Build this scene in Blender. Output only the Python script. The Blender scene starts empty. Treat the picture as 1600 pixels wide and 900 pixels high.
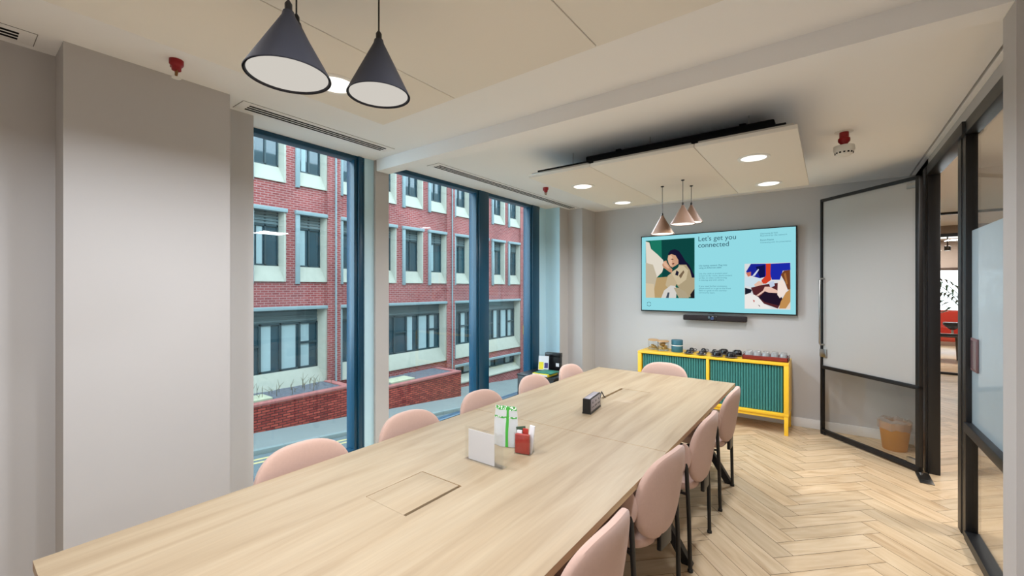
import bpy, bmesh, math, random
from mathutils import Vector, Matrix
random.seed(7)
PI = math.pi
S = bpy.context.scene
COL = S.collection

# ------------------------------------------------------------------ helpers
def srgb(r, g, b):
    def c(v):
        v /= 255.0
        return v / 12.92 if v <= 0.04045 else ((v + 0.055) / 1.055) ** 2.4
    return (c(r), c(g), c(b), 1.0)

YAW = math.atan(496 / 667.0); FPX = 667.0; CAMH = 1.57
def at_y(u, v, y):
    """point on the plane y=const seen at photo pixel (u, v)"""
    s, c = math.sin(YAW), math.cos(YAW); a = (u - 800) / FPX
    r = (-s + a * c, c + a * s, -(v - 450) / FPX); t = y / r[1]
    return (r[0] * t, y, CAMH + r[2] * t)

MATS = {}
def new_mat(name):
    m = bpy.data.materials.new(name); m.use_nodes = True
    nt = m.node_tree; nt.nodes.clear()
    out = nt.nodes.new('ShaderNodeOutputMaterial')
    MATS[name] = m
    return m, nt, out

def principled(name, col, rough=0.5, metal=0.0, spec=0.5, noise=0.0, nscale=8.0, bump=0.0, bscale=200.0, sheen=0.0, coat=0.0):
    m, nt, out = new_mat(name)
    p = nt.nodes.new('ShaderNodeBsdfPrincipled')
    p.inputs['Base Color'].default_value = col
    p.inputs['Roughness'].default_value = rough
    p.inputs['Metallic'].default_value = metal
    p.inputs['Specular IOR Level'].default_value = spec
    p.inputs['Sheen Weight'].default_value = sheen
    p.inputs['Coat Weight'].default_value = coat
    nt.links.new(p.outputs[0], out.inputs[0])
    if noise > 0 or bump > 0:
        tc = nt.nodes.new('ShaderNodeTexCoord')
    if noise > 0:
        n = nt.nodes.new('ShaderNodeTexNoise'); n.inputs['Scale'].default_value = nscale; n.inputs['Detail'].default_value = 4
        nt.links.new(tc.outputs['Object'], n.inputs['Vector'])
        mx = nt.nodes.new('ShaderNodeMix'); mx.data_type = 'RGBA'
        mx.inputs[6].default_value = tuple(c * (1 - noise) for c in col[:3]) + (1,)
        mx.inputs[7].default_value = tuple(min(1, c * (1 + noise)) for c in col[:3]) + (1,)
        nt.links.new(n.outputs['Fac'], mx.inputs[0]); nt.links.new(mx.outputs[2], p.inputs['Base Color'])
    if bump > 0:
        n2 = nt.nodes.new('ShaderNodeTexNoise'); n2.inputs['Scale'].default_value = bscale; n2.inputs['Detail'].default_value = 3
        nt.links.new(tc.outputs['Object'], n2.inputs['Vector'])
        b = nt.nodes.new('ShaderNodeBump'); b.inputs['Strength'].default_value = bump; b.inputs['Distance'].default_value = 0.004
        nt.links.new(n2.outputs['Fac'], b.inputs['Height']); nt.links.new(b.outputs[0], p.inputs['Normal'])
    return m

def emission(name, col, strength=1.0):
    m, nt, out = new_mat(name)
    e = nt.nodes.new('ShaderNodeEmission'); e.inputs[0].default_value = col; e.inputs[1].default_value = strength
    nt.links.new(e.outputs[0], out.inputs[0])
    return m

def glass(name, tint, refl=1.0, rough=0.0, frost=0.0, frost_col=(0.8, 0.8, 0.8, 1)):
    """thin architectural glass: tinted see-through sheet with a fresnel reflection, optionally a frosted film"""
    m, nt, out = new_mat(name)
    t = nt.nodes.new('ShaderNodeBsdfTransparent'); t.inputs[0].default_value = tint
    base = t.outputs[0]
    if frost > 0:
        d = nt.nodes.new('ShaderNodeBsdfTranslucent'); d.inputs[0].default_value = frost_col
        d2 = nt.nodes.new('ShaderNodeBsdfDiffuse'); d2.inputs[0].default_value = frost_col
        a = nt.nodes.new('ShaderNodeMixShader'); a.inputs[0].default_value = 0.5
        nt.links.new(d.outputs[0], a.inputs[1]); nt.links.new(d2.outputs[0], a.inputs[2])
        b = nt.nodes.new('ShaderNodeMixShader'); b.inputs[0].default_value = frost
        nt.links.new(base, b.inputs[1]); nt.links.new(a.outputs[0], b.inputs[2]); base = b.outputs[0]
    g = nt.nodes.new('ShaderNodeBsdfGlossy'); g.inputs['Roughness'].default_value = rough
    geo = nt.nodes.new('ShaderNodeNewGeometry')
    dt = nt.nodes.new('ShaderNodeVectorMath'); dt.operation = 'DOT_PRODUCT'
    nt.links.new(geo.outputs['Incoming'], dt.inputs[0]); nt.links.new(geo.outputs['Normal'], dt.inputs[1])
    prev = dt.outputs['Value']
    for op, k in (('ABSOLUTE', 0), ('SUBTRACT', 1.0), ('POWER', 5.0), ('MULTIPLY_ADD', 0.96), ('MULTIPLY', refl)):
        q = nt.nodes.new('ShaderNodeMath'); q.operation = op
        if op == 'SUBTRACT':
            q.inputs[0].default_value = 1.0; nt.links.new(prev, q.inputs[1])
        else:
            nt.links.new(prev, q.inputs[0]); q.inputs[1].default_value = k
        if op == 'MULTIPLY_ADD': q.inputs[2].default_value = 0.04
        prev = q.outputs[0]
    mu = q
    mix = nt.nodes.new('ShaderNodeMixShader')
    nt.links.new(mu.outputs[0], mix.inputs[0]); nt.links.new(base, mix.inputs[1]); nt.links.new(g.outputs[0], mix.inputs[2])
    nt.links.new(mix.outputs[0], out.inputs[0])
    return m

class MB:
    """collects shapes into one mesh"""
    def __init__(self):
        self.v = []; self.f = []; self.m = []; self.s = []; self.uv = {}
    def face(self, pts, mat=0, smooth=False):
        n = len(self.v); self.v += [tuple(p) for p in pts]
        self.f.append(list(range(n, n + len(pts)))); self.m.append(mat); self.s.append(smooth)
        return self
    def add_bm(self, bm, mat=0, smooth=False):
        n = len(self.v); bm.verts.ensure_lookup_table(); bm.verts.index_update()
        self.v += [tuple(v.co) for v in bm.verts]
        for f in bm.faces:
            self.f.append([n + v.index for v in f.verts]); self.m.append(mat); self.s.append(smooth)
        bm.free(); return self
    def box(self, x0, x1, y0, y1, z0, z1, bev=0.0, mat=0, seg=2, M=None):
        bm = bmesh.new(); bmesh.ops.create_cube(bm, size=1)
        for v in bm.verts:
            v.co = Vector(((x0 + x1) / 2 + v.co.x * (x1 - x0), (y0 + y1) / 2 + v.co.y * (y1 - y0), (z0 + z1) / 2 + v.co.z * (z1 - z0)))
        if bev > 0:
            bmesh.ops.bevel(bm, geom=bm.edges[:], offset=bev, segments=seg, profile=0.5, affect='EDGES')
        if M is not None:
            bmesh.ops.transform(bm, matrix=M, verts=bm.verts)
        return self.add_bm(bm, mat, bev > 0)
    def lathe(self, prof, cx=0, cy=0, cz=0, n=32, mat=0, smooth=True, closed=False):
        """prof: list of (r, z); revolve round z"""
        base = len(self.v); k = len(prof)
        for i in range(n):
            a = 2 * PI * i / n
            for r, z in prof:
                self.v.append((cx + r * math.cos(a), cy + r * math.sin(a), cz + z))
        for i in range(n):
            j = (i + 1) % n
            for q in range(k - 1):
                A = [base + i * k + q, base + j * k + q, base + j * k + q + 1, base + i * k + q + 1]
                self.f.append(A); self.m.append(mat); self.s.append(smooth)
        for q, rev in ((0, True), (k - 1, False)):
            if prof[q][0] > 1e-6 and not closed:
                ring = [base + i * k + q for i in range(n)]
                self.f.append(ring[::-1] if rev else ring); self.m.append(mat); self.s.append(False)
        return self
    def tube(self, pts, r, n=10, mat=0, cap=True):
        pts = [Vector(p) for p in pts]; rs = r if isinstance(r, (list, tuple)) else [r] * len(pts)
        base = len(self.v); prev = None
        for i, p in enumerate(pts):
            d = (pts[min(i + 1, len(pts) - 1)] - pts[max(i - 1, 0)]).normalized()
            if prev is None:
                up = Vector((0, 0, 1)) if abs(d.z) < 0.9 else Vector((1, 0, 0))
                a = d.cross(up).normalized()
            else:
                a = (prev - d * prev.dot(d)).normalized()
            prev = a; b = d.cross(a)
            for k in range(n):
                t = 2 * PI * k / n; self.v.append(tuple(p + (a * math.cos(t) + b * math.sin(t)) * rs[i]))
        for i in range(len(pts) - 1):
            for k in range(n):
                k2 = (k + 1) % n
                self.f.append([base + i * n + k, base + i * n + k2, base + (i + 1) * n + k2, base + (i + 1) * n + k]); self.m.append(mat); self.s.append(True)
        if cap:
            self.f.append([base + k for k in range(n)][::-1]); self.m.append(mat); self.s.append(False)
            e = base + (len(pts) - 1) * n
            self.f.append([e + k for k in range(n)]); self.m.append(mat); self.s.append(False)
        return self
    def prism(self, poly, a0, a1, axis='z', mat=0):
        """extrude a 2-D polygon between a0 and a1 along axis"""
        def P(p, a):
            return {'z': (p[0], p[1], a), 'x': (a, p[0], p[1]), 'y': (p[0], a, p[1])}[axis]
        n = len(self.v); k = len(poly)
        self.v += [P(p, a0) for p in poly] + [P(p, a1) for p in poly]
        self.f += [list(range(n, n + k))[::-1], list(range(n + k, n + 2 * k))]; self.m += [mat] * 2; self.s += [False] * 2
        for i in range(k):
            j = (i + 1) % k
            self.f.append([n + i, n + j, n + k + j, n + k + i]); self.m.append(mat); self.s.append(False)
        return self
    def pad(self, a, b, c, e1, e2, M, warp=None, nu=40, nv=14, mat=0):
        """superellipsoid pad: outline a x b in local X/Z, thickness c in local Y"""
        def sp(v, e): return math.copysign(abs(v) ** e, v)
        base = len(self.v)
        for i in range(nv + 1):
            h = -PI / 2 + PI * i / nv
            for k in range(nu):
                w = 2 * PI * k / nu
                ch = sp(math.cos(h), e1) if 0 < i < nv else 0.0
                p = Vector((a * ch * sp(math.cos(w), e2), c * sp(math.sin(h), e1), b * ch * sp(math.sin(w), e2)))
                if warp: p = warp(p)
                self.v.append(tuple(M @ p))
        for i in range(nv):
            for k in range(nu):
                k2 = (k + 1) % nu
                self.f.append([base + i * nu + k, base + i * nu + k2, base + (i + 1) * nu + k2, base + (i + 1) * nu + k]); self.m.append(mat); self.s.append(True)
        return self
    def build(self, name, mats, parent=None, sharp=40):
        me = bpy.data.meshes.new(name)
        off = Vector(WL.get(parent.name, (0, 0, 0))) if parent else Vector((0, 0, 0))
        me.from_pydata([tuple(Vector(v) - off) for v in self.v], [], self.f)
        if not isinstance(mats, (list, tuple)): mats = [mats]
        for m in mats: me.materials.append(m)
        for i, p in enumerate(me.polygons):
            p.material_index = self.m[i]; p.use_smooth = self.s[i]
        bm = bmesh.new(); bm.from_mesh(me)
        bmesh.ops.remove_doubles(bm, verts=bm.verts, dist=1e-6)
        bmesh.ops.recalc_face_normals(bm, faces=bm.faces)
        bm.to_mesh(me); bm.free()
        me.set_sharp_from_angle(angle=math.radians(sharp))
        o = bpy.data.objects.new(name, me); COL.objects.link(o)
        if parent:
            o.parent = parent; WL[o.name] = tuple(off)
        return o

WL = {}
def thing(name, label, cat, loc=(0, 0, 0), group=None):
    o = bpy.data.objects.new(name, None); COL.objects.link(o); o.location = loc
    o.empty_display_size = 0.1
    WL[o.name] = tuple(loc)
    tag(o, label, cat, group); return o
def tag(o, label=None, cat=None, group=None, kind=None):
    if label: o['label'] = label
    if cat: o['category'] = cat
    if group: o['group'] = group
    if kind: o['kind'] = kind
    return o
def struct(o):
    o['kind'] = 'structure'; return o
def sroot(name, loc=(0, 0, 0)):
    o = bpy.data.objects.new(name, None); COL.objects.link(o); o.location = loc; WL[o.name] = tuple(loc)
    return struct(o)
def dup(root, loc, rotz=None, label=None, group=None):
    r = root.copy(); COL.objects.link(r); r.location = loc
    if rotz is not None: r.rotation_euler = (0, 0, rotz)
    if label: r['label'] = label
    if group: r['group'] = group
    for ch in list(root.children):
        c = ch.copy(); COL.objects.link(c); c.parent = r
        for g in ch.children:
            d = g.copy(); COL.objects.link(d); d.parent = c
    return r

# ------------------------------------------------------------------ materials
wall_m = principled('wall_paint', srgb(196, 192, 189), 0.75, spec=0.3, noise=0.015, nscale=1.5, bump=0.05, bscale=350)
ceil_m = principled('ceiling_paint', srgb(247, 246, 245), 0.85, spec=0.2, noise=0.01, nscale=1.2)
daylit_panel = principled('daylight_tinted_panel', srgb(198, 232, 244), 0.35)  # white panel with the blue of the daylight put into its colour
skirt_m = principled('skirting_paint', srgb(232, 228, 223), 0.45)
raft_m = principled('acoustic_raft_board', srgb(236, 231, 221), 0.9, spec=0.15, bump=0.06, bscale=500)
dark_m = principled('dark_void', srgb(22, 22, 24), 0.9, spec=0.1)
frame_blue = principled('blue_black_aluminium', srgb(6, 64, 90), 0.32, metal=0.0, noise=0.06, nscale=3)
black_metal = principled('black_powder_coat', srgb(20, 20, 22), 0.42, noise=0.1, nscale=20)
black_plastic = principled('black_plastic', srgb(18, 18, 21), 0.35)
black_gloss = principled('black_glazed_ceramic', srgb(12, 12, 18), 0.12, coat=0.5)
grey_plastic = principled('grey_plastic', srgb(150, 142, 146), 0.4, noise=0.04, nscale=40)
steel = principled('brushed_steel', srgb(176, 174, 170), 0.28, metal=1.0, noise=0.05, nscale=60)
fabric = principled('dusty_pink_wool', srgb(194, 161, 146), 0.95, spec=0.15, noise=0.05, nscale=90, bump=0.25, bscale=900, sheen=0.25)
yellow = principled('yellow_lacquer', srgb(248, 196, 50), 0.38, noise=0.02, nscale=4)
teal = principled('teal_tambour', srgb(58, 124, 118), 0.5, noise=0.05, nscale=10)
navy_shade = principled('dark_navy_shade', srgb(40, 42, 52), 0.5, noise=0.05, nscale=10)
lamplit_shade = principled('lamplit_dark_shade', srgb(128, 98, 78), 0.5, noise=0.05, nscale=10)  # dark shade with the lamp glow put into a lighter, browner colour
opal = emission('opal_diffuser_lit', (1.0, 0.92, 0.80, 1), 1.6)
opal_soft = emission('opal_diffuser_dim', (1.0, 0.94, 0.85, 1), 0.55)
led = emission('downlight_diffuser', (1.0, 0.96, 0.90, 1), 1.6)
red_m = principled('red_plastic_cap', srgb(150, 14, 22), 0.4, noise=0.05, nscale=30)
white_plastic = principled('white_plastic', srgb(235, 233, 226), 0.4)
paper = principled('white_paper', srgb(226, 224, 226), 0.8)
acrylic = glass('clear_acrylic', (0.985, 0.99, 0.99, 1), 1.2, 0.02)
liner_m = glass('clear_plastic_liner', (0.94, 0.92, 0.9, 1), 1.0, 0.15, 0.35, (0.9, 0.88, 0.85, 1))
win_glass = glass('tinted_window_glass', (0.85, 0.93, 0.955, 1), 0.75)
door_glass = glass('clear_door_glass', (0.95, 0.95, 0.94, 1), 0.9)
frost_door = glass('frosted_door_film', (0.85, 0.85, 0.85, 1), 0.8, 0.08, 0.72, (0.88, 0.86, 0.83, 1))
frost_blue = glass('frosted_partition_film', (0.8, 0.87, 0.9, 1), 1.0, 0.06, 0.82, (0.60, 0.71, 0.77, 1))
concrete = principled('pale_concrete', srgb(160, 158, 146), 0.85, noise=0.08, nscale=5, bump=0.2, bscale=80)
concrete_blue = principled('blue_grey_stone', srgb(122, 138, 142), 0.8, noise=0.07, nscale=4)
alu_dark = principled('dark_green_grey_frame', srgb(46, 64, 70), 0.5, metal=0.2)
louvre_m = principled('grey_louvre', srgb(92, 108, 112), 0.5, noise=0.05, nscale=6)
far_glass = principled('dark_office_glass', srgb(28, 58, 70), 0.04, spec=0.9, noise=0.35, nscale=1.2)
blind_m = principled('pale_window_blind', srgb(150, 168, 172), 0.6, noise=0.04, nscale=3)
paving = principled('grey_paving', srgb(108, 113, 112), 0.85, noise=0.12, nscale=1.6, bump=0.2, bscale=60)
kerb_m = principled('kerb_stone', srgb(112, 122, 122), 0.85, noise=0.12, nscale=3)
asphalt = principled('road_asphalt', srgb(82, 93, 98), 0.9, noise=0.12, nscale=4, bump=0.3, bscale=120)
road_yellow = principled('road_yellow_paint', srgb(180, 162, 110), 0.8, noise=0.1, nscale=10)
gravel_m = principled('slate_gravel', srgb(84, 84, 92), 0.9, noise=0.85, nscale=16, bump=1.0, bscale=45)
leaf_m = principled('palm_leaf', srgb(30, 62, 38), 0.4, noise=0.2, nscale=8)
stem_m = principled('palm_stem', srgb(92, 80, 52), 0.8, noise=0.2, nscale=30)
red_fabric = principled('coral_red_upholstery', srgb(196, 62, 46), 0.9, noise=0.08, nscale=30)
lino_wood = principled('tan_bin_board', srgb(206, 142, 70), 0.6, noise=0.06, nscale=12)

def brick(name, c1, c2, mortar, scale=1.0):
    m, nt, out = new_mat(name)
    p = nt.nodes.new('ShaderNodeBsdfPrincipled'); p.inputs['Roughness'].default_value = 0.9; p.inputs['Specular IOR Level'].default_value = 0.2
    geo = nt.nodes.new('ShaderNodeNewGeometry'); sx = nt.nodes.new('ShaderNodeSeparateXYZ')
    nt.links.new(geo.outputs['Position'], sx.inputs[0])
    ad = nt.nodes.new('ShaderNodeMath'); nt.links.new(sx.outputs[0], ad.inputs[0]); nt.links.new(sx.outputs[1], ad.inputs[1])
    cx = nt.nodes.new('ShaderNodeCombineXYZ'); nt.links.new(ad.outputs[0], cx.inputs[0]); nt.links.new(sx.outputs[2], cx.inputs[1])
    b = nt.nodes.new('ShaderNodeTexBrick')
    b.inputs['Color1'].default_value = c1; b.inputs['Color2'].default_value = c2; b.inputs['Mortar'].default_value = mortar
    b.inputs['Scale'].default_value = 1.0; b.inputs['Mortar Size'].default_value = 0.011; b.inputs['Mortar Smooth'].default_value = 0.2
    b.inputs['Brick Width'].default_value = 0.225; b.inputs['Row Height'].default_value = 0.075; b.inputs['Bias'].default_value = 0.0
    nt.links.new(cx.outputs[0], b.inputs['Vector'])
    n = nt.nodes.new('ShaderNodeTexNoise'); n.inputs['Scale'].default_value = 0.7; n.inputs['Detail'].default_value = 5
    nt.links.new(geo.outputs['Position'], n.inputs['Vector'])
    mr = nt.nodes.new('ShaderNodeMapRange'); mr.inputs[1].default_value = 0.3; mr.inputs[2].default_value = 0.7; mr.inputs[3].default_value = 0.8; mr.inputs[4].default_value = 1.15
    nt.links.new(n.outputs['Fac'], mr.inputs[0])
    mx = nt.nodes.new('ShaderNodeMix'); mx.data_type = 'RGBA'; mx.blend_type = 'MULTIPLY'; mx.inputs[0].default_value = 1.0
    nt.links.new(b.outputs['Color'], mx.inputs[6]); nt.links.new(mr.outputs[0], mx.inputs[7])
    nt.links.new(mx.outputs[2], p.inputs['Base Color'])
    nt.links.new(p.outputs[0], out.inputs[0])
    return m
brick_m = brick('red_brick', srgb(146, 72, 70), srgb(126, 58, 58), srgb(158, 124, 122))
brick_low = brick('dark_red_brick', srgb(176, 80, 68), srgb(128, 50, 46), srgb(64, 40, 40))

def wood_mat(name, c_light, c_mid, c_dark, axis='y', rough=0.45, boards=0.0):
    m, nt, out = new_mat(name)
    p = nt.nodes.new('ShaderNodeBsdfPrincipled'); p.inputs['Roughness'].default_value = rough; p.inputs['Specular IOR Level'].default_value = 0.35
    tc = nt.nodes.new('ShaderNodeTexCoord')
    mp = nt.nodes.new('ShaderNodeMapping')
    mp.inputs['Scale'].default_value = (9, 0.9, 9) if axis == 'y' else (0.9, 9, 9)
    nt.links.new(tc.outputs['Object'], mp.inputs[0])
    n1 = nt.nodes.new('ShaderNodeTexNoise'); n1.inputs['Scale'].default_value = 0.9; n1.inputs['Detail'].default_value = 6; n1.inputs['Distortion'].default_value = 1.1
    nt.links.new(mp.outputs[0], n1.inputs['Vector'])
    mp2 = nt.nodes.new('ShaderNodeMapping'); mp2.inputs['Scale'].default_value = (90, 3, 90) if axis == 'y' else (3, 90, 90)
    nt.links.new(tc.outputs['Object'], mp2.inputs[0])
    n2 = nt.nodes.new('ShaderNodeTexNoise'); n2.inputs['Scale'].default_value = 1.0; n2.inputs['Detail'].default_value = 3
    nt.links.new(mp2.outputs[0], n2.inputs['Vector'])
    r1 = nt.nodes.new('ShaderNodeValToRGB')
    r1.color_ramp.elements[0].position = 0.3; r1.color_ramp.elements[0].color = c_dark
    r1.color_ramp.elements[1].position = 0.72; r1.color_ramp.elements[1].color = c_light
    e = r1.color_ramp.elements.new(0.5); e.color = c_mid
    nt.links.new(n1.outputs['Fac'], r1.inputs[0])
    mr = nt.nodes.new('ShaderNodeMapRange'); mr.inputs[1].default_value = 0.3; mr.inputs[2].default_value = 0.7; mr.inputs[3].default_value = 0.94; mr.inputs[4].default_value = 1.04
    nt.links.new(n2.outputs['Fac'], mr.inputs[0])
    mx = nt.nodes.new('ShaderNodeMix'); mx.data_type = 'RGBA'; mx.blend_type = 'MULTIPLY'; mx.inputs[0].default_value = 1.0
    nt.links.new(r1.outputs[0], mx.inputs[6]); nt.links.new(mr.outputs[0], mx.inputs[7])
    nt.links.new(mx.outputs[2], p.inputs['Base Color']); nt.links.new(p.outputs[0], out.inputs[0])
    return m
table_m = wood_mat('pale_oak_laminate', srgb(172, 153, 126), srgb(164, 143, 115), srgb(150, 128, 100))
edge_m = wood_mat('oak_edge', srgb(206, 176, 138), srgb(188, 157, 120), srgb(164, 130, 96))
tray_m = wood_mat('red_brown_wood', srgb(150, 58, 42), srgb(128, 42, 32), srgb(96, 30, 24), axis='x')

def floor_mat():
    m, nt, out = new_mat('oak_herringbone')
    p = nt.nodes.new('ShaderNodeBsdfPrincipled'); p.inputs['Roughness'].default_value = 0.42; p.inputs['Specular IOR Level'].default_value = 0.35
    uv = nt.nodes.new('ShaderNodeUVMap'); uv.uv_map = 'grain'
    mp = nt.nodes.new('ShaderNodeMapping'); mp.inputs['Scale'].default_value = (1.8, 12, 1)
    nt.links.new(uv.outputs[0], mp.inputs[0])
    n1 = nt.nodes.new('ShaderNodeTexNoise'); n1.inputs['Scale'].default_value = 1.3; n1.inputs['Detail'].default_value = 5; n1.inputs['Distortion'].default_value = 1.2
    nt.links.new(mp.outputs[0], n1.inputs['Vector'])
    r1 = nt.nodes.new('ShaderNodeValToRGB')
    r1.color_ramp.elements[0].position = 0.28; r1.color_ramp.elements[0].color = srgb(188, 157, 120)
    r1.color_ramp.elements[1].position = 0.66; r1.color_ramp.elements[1].color = srgb(218, 192, 157)
    e = r1.color_ramp.elements.new(0.45); e.color = srgb(208, 180, 143)
    nt.links.new(n1.outputs['Fac'], r1.inputs[0])
    at = nt.nodes.new('ShaderNodeVertexColor'); at.layer_name = 'tone'
    mx = nt.nodes.new('ShaderNodeMix'); mx.data_type = 'RGBA'; mx.blend_type = 'MULTIPLY'; mx.inputs[0].default_value = 1.0
    nt.links.new(r1.outputs[0], mx.inputs[6]); nt.links.new(at.outputs[0], mx.inputs[7])
    nt.links.new(mx.outputs[2], p.inputs['Base Color']); nt.links.new(p.outputs[0], out.inputs[0])
    return m
floor_m = floor_mat()
groove_m = principled('floor_joint', srgb(96, 70, 46), 0.8)

# ------------------------------------------------------------------ the room shell
FAR, NEAR, CEIL = 5.84, -1.6, 2.70

def clip(poly, x0, x1, y0, y1):
    def cut(P, inside, inter):
        R = []
        for i in range(len(P)):
            a, b = P[i], P[(i + 1) % len(P)]
            if inside(a): R.append(a)
            if inside(a) != inside(b): R.append(inter(a, b))
        return R
    def lx(x): return lambda a, b: (x, a[1] + (b[1] - a[1]) * (x - a[0]) / (b[0] - a[0]))
    def ly(y): return lambda a, b: (a[0] + (b[0] - a[0]) * (y - a[1]) / (b[1] - a[1]), y)
    for ins, it in ((lambda p: p[0] >= x0, lx(x0)), (lambda p: p[0] <= x1, lx(x1)), (lambda p: p[1] >= y0, ly(y0)), (lambda p: p[1] <= y1, ly(y1))):
        if not poly: return poly
        poly = cut(poly, ins, it)
    return poly

def build_floor():
    W, L = 0.13, 0.61; g = 0.0014
    X0, X1, Y0, Y1 = -3.27, 4.2, -1.7, 16.5
    c = math.sqrt(0.5)
    verts, faces, uvs, tones, mi = [], [], [], [], []
    def plank(x0, x1, y0, y1, horiz):
        x0 += g; x1 -= g; y0 += g; y1 -= g
        q = [(x0, y0), (x1, y0), (x1, y1), (x0, y1)]
        # pattern frame rotated 45 degrees so that the zigzag runs along world y
        w = [(a * c - b * c - 0.17, a * c + b * c + 0.05) for a, b in q]
        w = clip(w, X0, X1, Y0, Y1)
        if len(w) < 3: return
        ou, ov = random.uniform(0, 50), random.uniform(0, 50); t = random.uniform(0.88, 1.06); wr = random.uniform(-0.02, 0.02)
        n = len(verts); verts.extend((p[0], p[1], 0.0) for p in w)
        faces.append(list(range(n, n + len(w))))
        for p in w:
            X, Y = p[0] + 0.17, p[1] - 0.05
            a = (X + Y) * c; b = (Y - X) * c
            uvs.append((a + ou, b + ov) if horiz else (b + ou, a + ov))
        tones.extend([(t + wr, t, t - wr, 1)] * len(w)); mi.append(0)
    for k in range(-8, 14):
        for i in range(-90, 190):
            ox, oy = i * W + k * L, i * W - k * L
            cx, cy = (ox - oy) * c, (ox + oy) * c
            if not (X0 - 1.2 < cx < X1 + 1.2 and Y0 - 1.2 < cy < Y1 + 1.2): continue
            plank(ox, ox + L, oy, oy + W, True)
            plank(ox - W, ox, oy, oy + L, False)
    n = len(verts)
    verts += [(X0, Y0, -0.0015), (X1, Y0, -0.0015), (X1, Y1, -0.0015), (X0, Y1, -0.0015)]
    faces.append([n, n + 1, n + 2, n + 3]); uvs += [(0, 0)] * 4; tones += [(1, 1, 1, 1)] * 4; mi.append(1)
    me = bpy.data.meshes.new('floor'); me.from_pydata(verts, [], faces)
    me.materials.append(floor_m); me.materials.append(groove_m)
    ul = me.uv_layers.new(name='grain')
    for i in range(len(me.loops)): ul.data[i].uv = uvs[i]
    cl = me.color_attributes.new('tone', 'FLOAT_COLOR', 'CORNER')
    for i in range(len(me.loops)): cl.data[i].color = tones[i]
    for i, p in enumerate(me.polygons): p.material_index = mi[i]
    o = bpy.data.objects.new('floor', me); COL.objects.link(o); struct(o)
build_floor()

# ceiling slab with beam
struct(MB().box(-3.4, 0.645, -1.8, 6.1, CEIL, 2.9).build('ceiling', ceil_m))
struct(MB().box(-3.2, 0.69, 2.305, 2.435, 2.60, 2.71).build('ceiling_beam', ceil_m))
struct(MB().box(0.66, 0.70, 2.435, 6.1, CEIL, 2.86).build('ceiling_edge_strip', ceil_m))
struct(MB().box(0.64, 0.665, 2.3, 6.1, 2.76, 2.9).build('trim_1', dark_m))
# far wall and walls
struct(MB().box(-3.4, 0.80, FAR, FAR + 0.2, -0.1, 2.9).build('wall_far', wall_m))
wl = MB()
wl.box(-3.4, -3.03, -1.8, 1.235, -0.1, 2.75)
wl.box(-3.04, -2.81, 0.342, 1.018, 0, 2.72)
wl.box(-3.4, -3.22, 2.308, 2.45, -0.1, 2.72)
wl.box(-3.4, -3.03, 5.20, 5.90, -0.1, 2.75)
wl.box(-3.04, -2.80, 5.43, 5.90, 0, 2.72)
struct(wl.build('wall_left', wall_m))
struct(MB().box(-3.4, -3.245, 2.215, 2.309, 0, 2.71).build('trim_2', daylit_panel))
struct(MB().box(-3.4, -3.26, 5.02, 5.205, 0, 2.71).box(-3.27, -3.033, 5.192, 5.203, 0, 2.705).build('trim_3', daylit_panel))  # thin lining added over the wall reveal to carry the same daylight tint
struct(MB().box(-3.4, 1.0, NEAR - 0.2, NEAR, -0.1, 2.9).build('wall_near', wall_m))
wr = MB()
wr.box(0.534, 0.80, 2.29, 2.435, 0, 2.72)
wr.box(0.69, 0.80, -1.8, 2.30, -0.1, 2.9)
wr.box(0.69, 0.745, 5.14, 5.95, -0.1, 2.9)
wr.box(0.69, 0.78, 2.43, 5.95, 2.605, 2.9)
struct(wr.build('wall_right', wall_m))
struct(MB().box(-2.8, 0.69, FAR - 0.014, FAR + 0.01, 0, 0.10, 0.003).build('baseboard_far', skirt_m))
bl = MB().box(0.676, 0.70, 5.14, FAR - 0.013, 0, 0.10, 0.003)
bl.box(0.676, 0.70, -1.6, 2.29, 0, 0.10, 0.003)
struct(bl.build('baseboard_right', skirt_m))
bl = MB().box(-3.04, -3.016, NEAR, 0.342, 0, 0.10, 0.003).box(-2.82, -2.796, 0.33, 1.03, 0, 0.10, 0.003).box(-2.81, -2.786, 5.43, FAR - 0.013, 0, 0.10, 0.003)
struct(bl.build('baseboard_left', skirt_m))

# windows to the street
def window(name, y0, y1, mulls, hidden_left=False):
    r = sroot(name, (-3.28, (y0 + y1) / 2, 0))
    f = MB()
    f.box(-3.34, -3.25, y0, y1, 2.665, 2.705, 0.003)       # head
    f.box(-3.36, -3.235, y0, y1, 0.0, 0.14, 0.004)         # sill
    f.box(-3.34, -3.25, y0, y1, 0.14, 0.19, 0.003)
    f.build('window_frame', frame_blue, r)
    for a, b in mulls:
        MB().box(-3.37, -3.255, a, b, 0.0, 2.70, 0.004).box(-3.262, -3.235, a + 0.03, b - 0.03, 0.0, 2.70, 0.004).build('mullion', frame_blue, r)
    MB().box(-3.305, -3.297, y0, y1, 0.16, 2.69).build('pane', win_glass, r)
    return r
window('window_1', 1.235, 2.215, [(2.12, 2.215)])
window('window_2', 2.45, 5.02, [(3.69, 3.92), (4.79, 5.02)])

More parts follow.
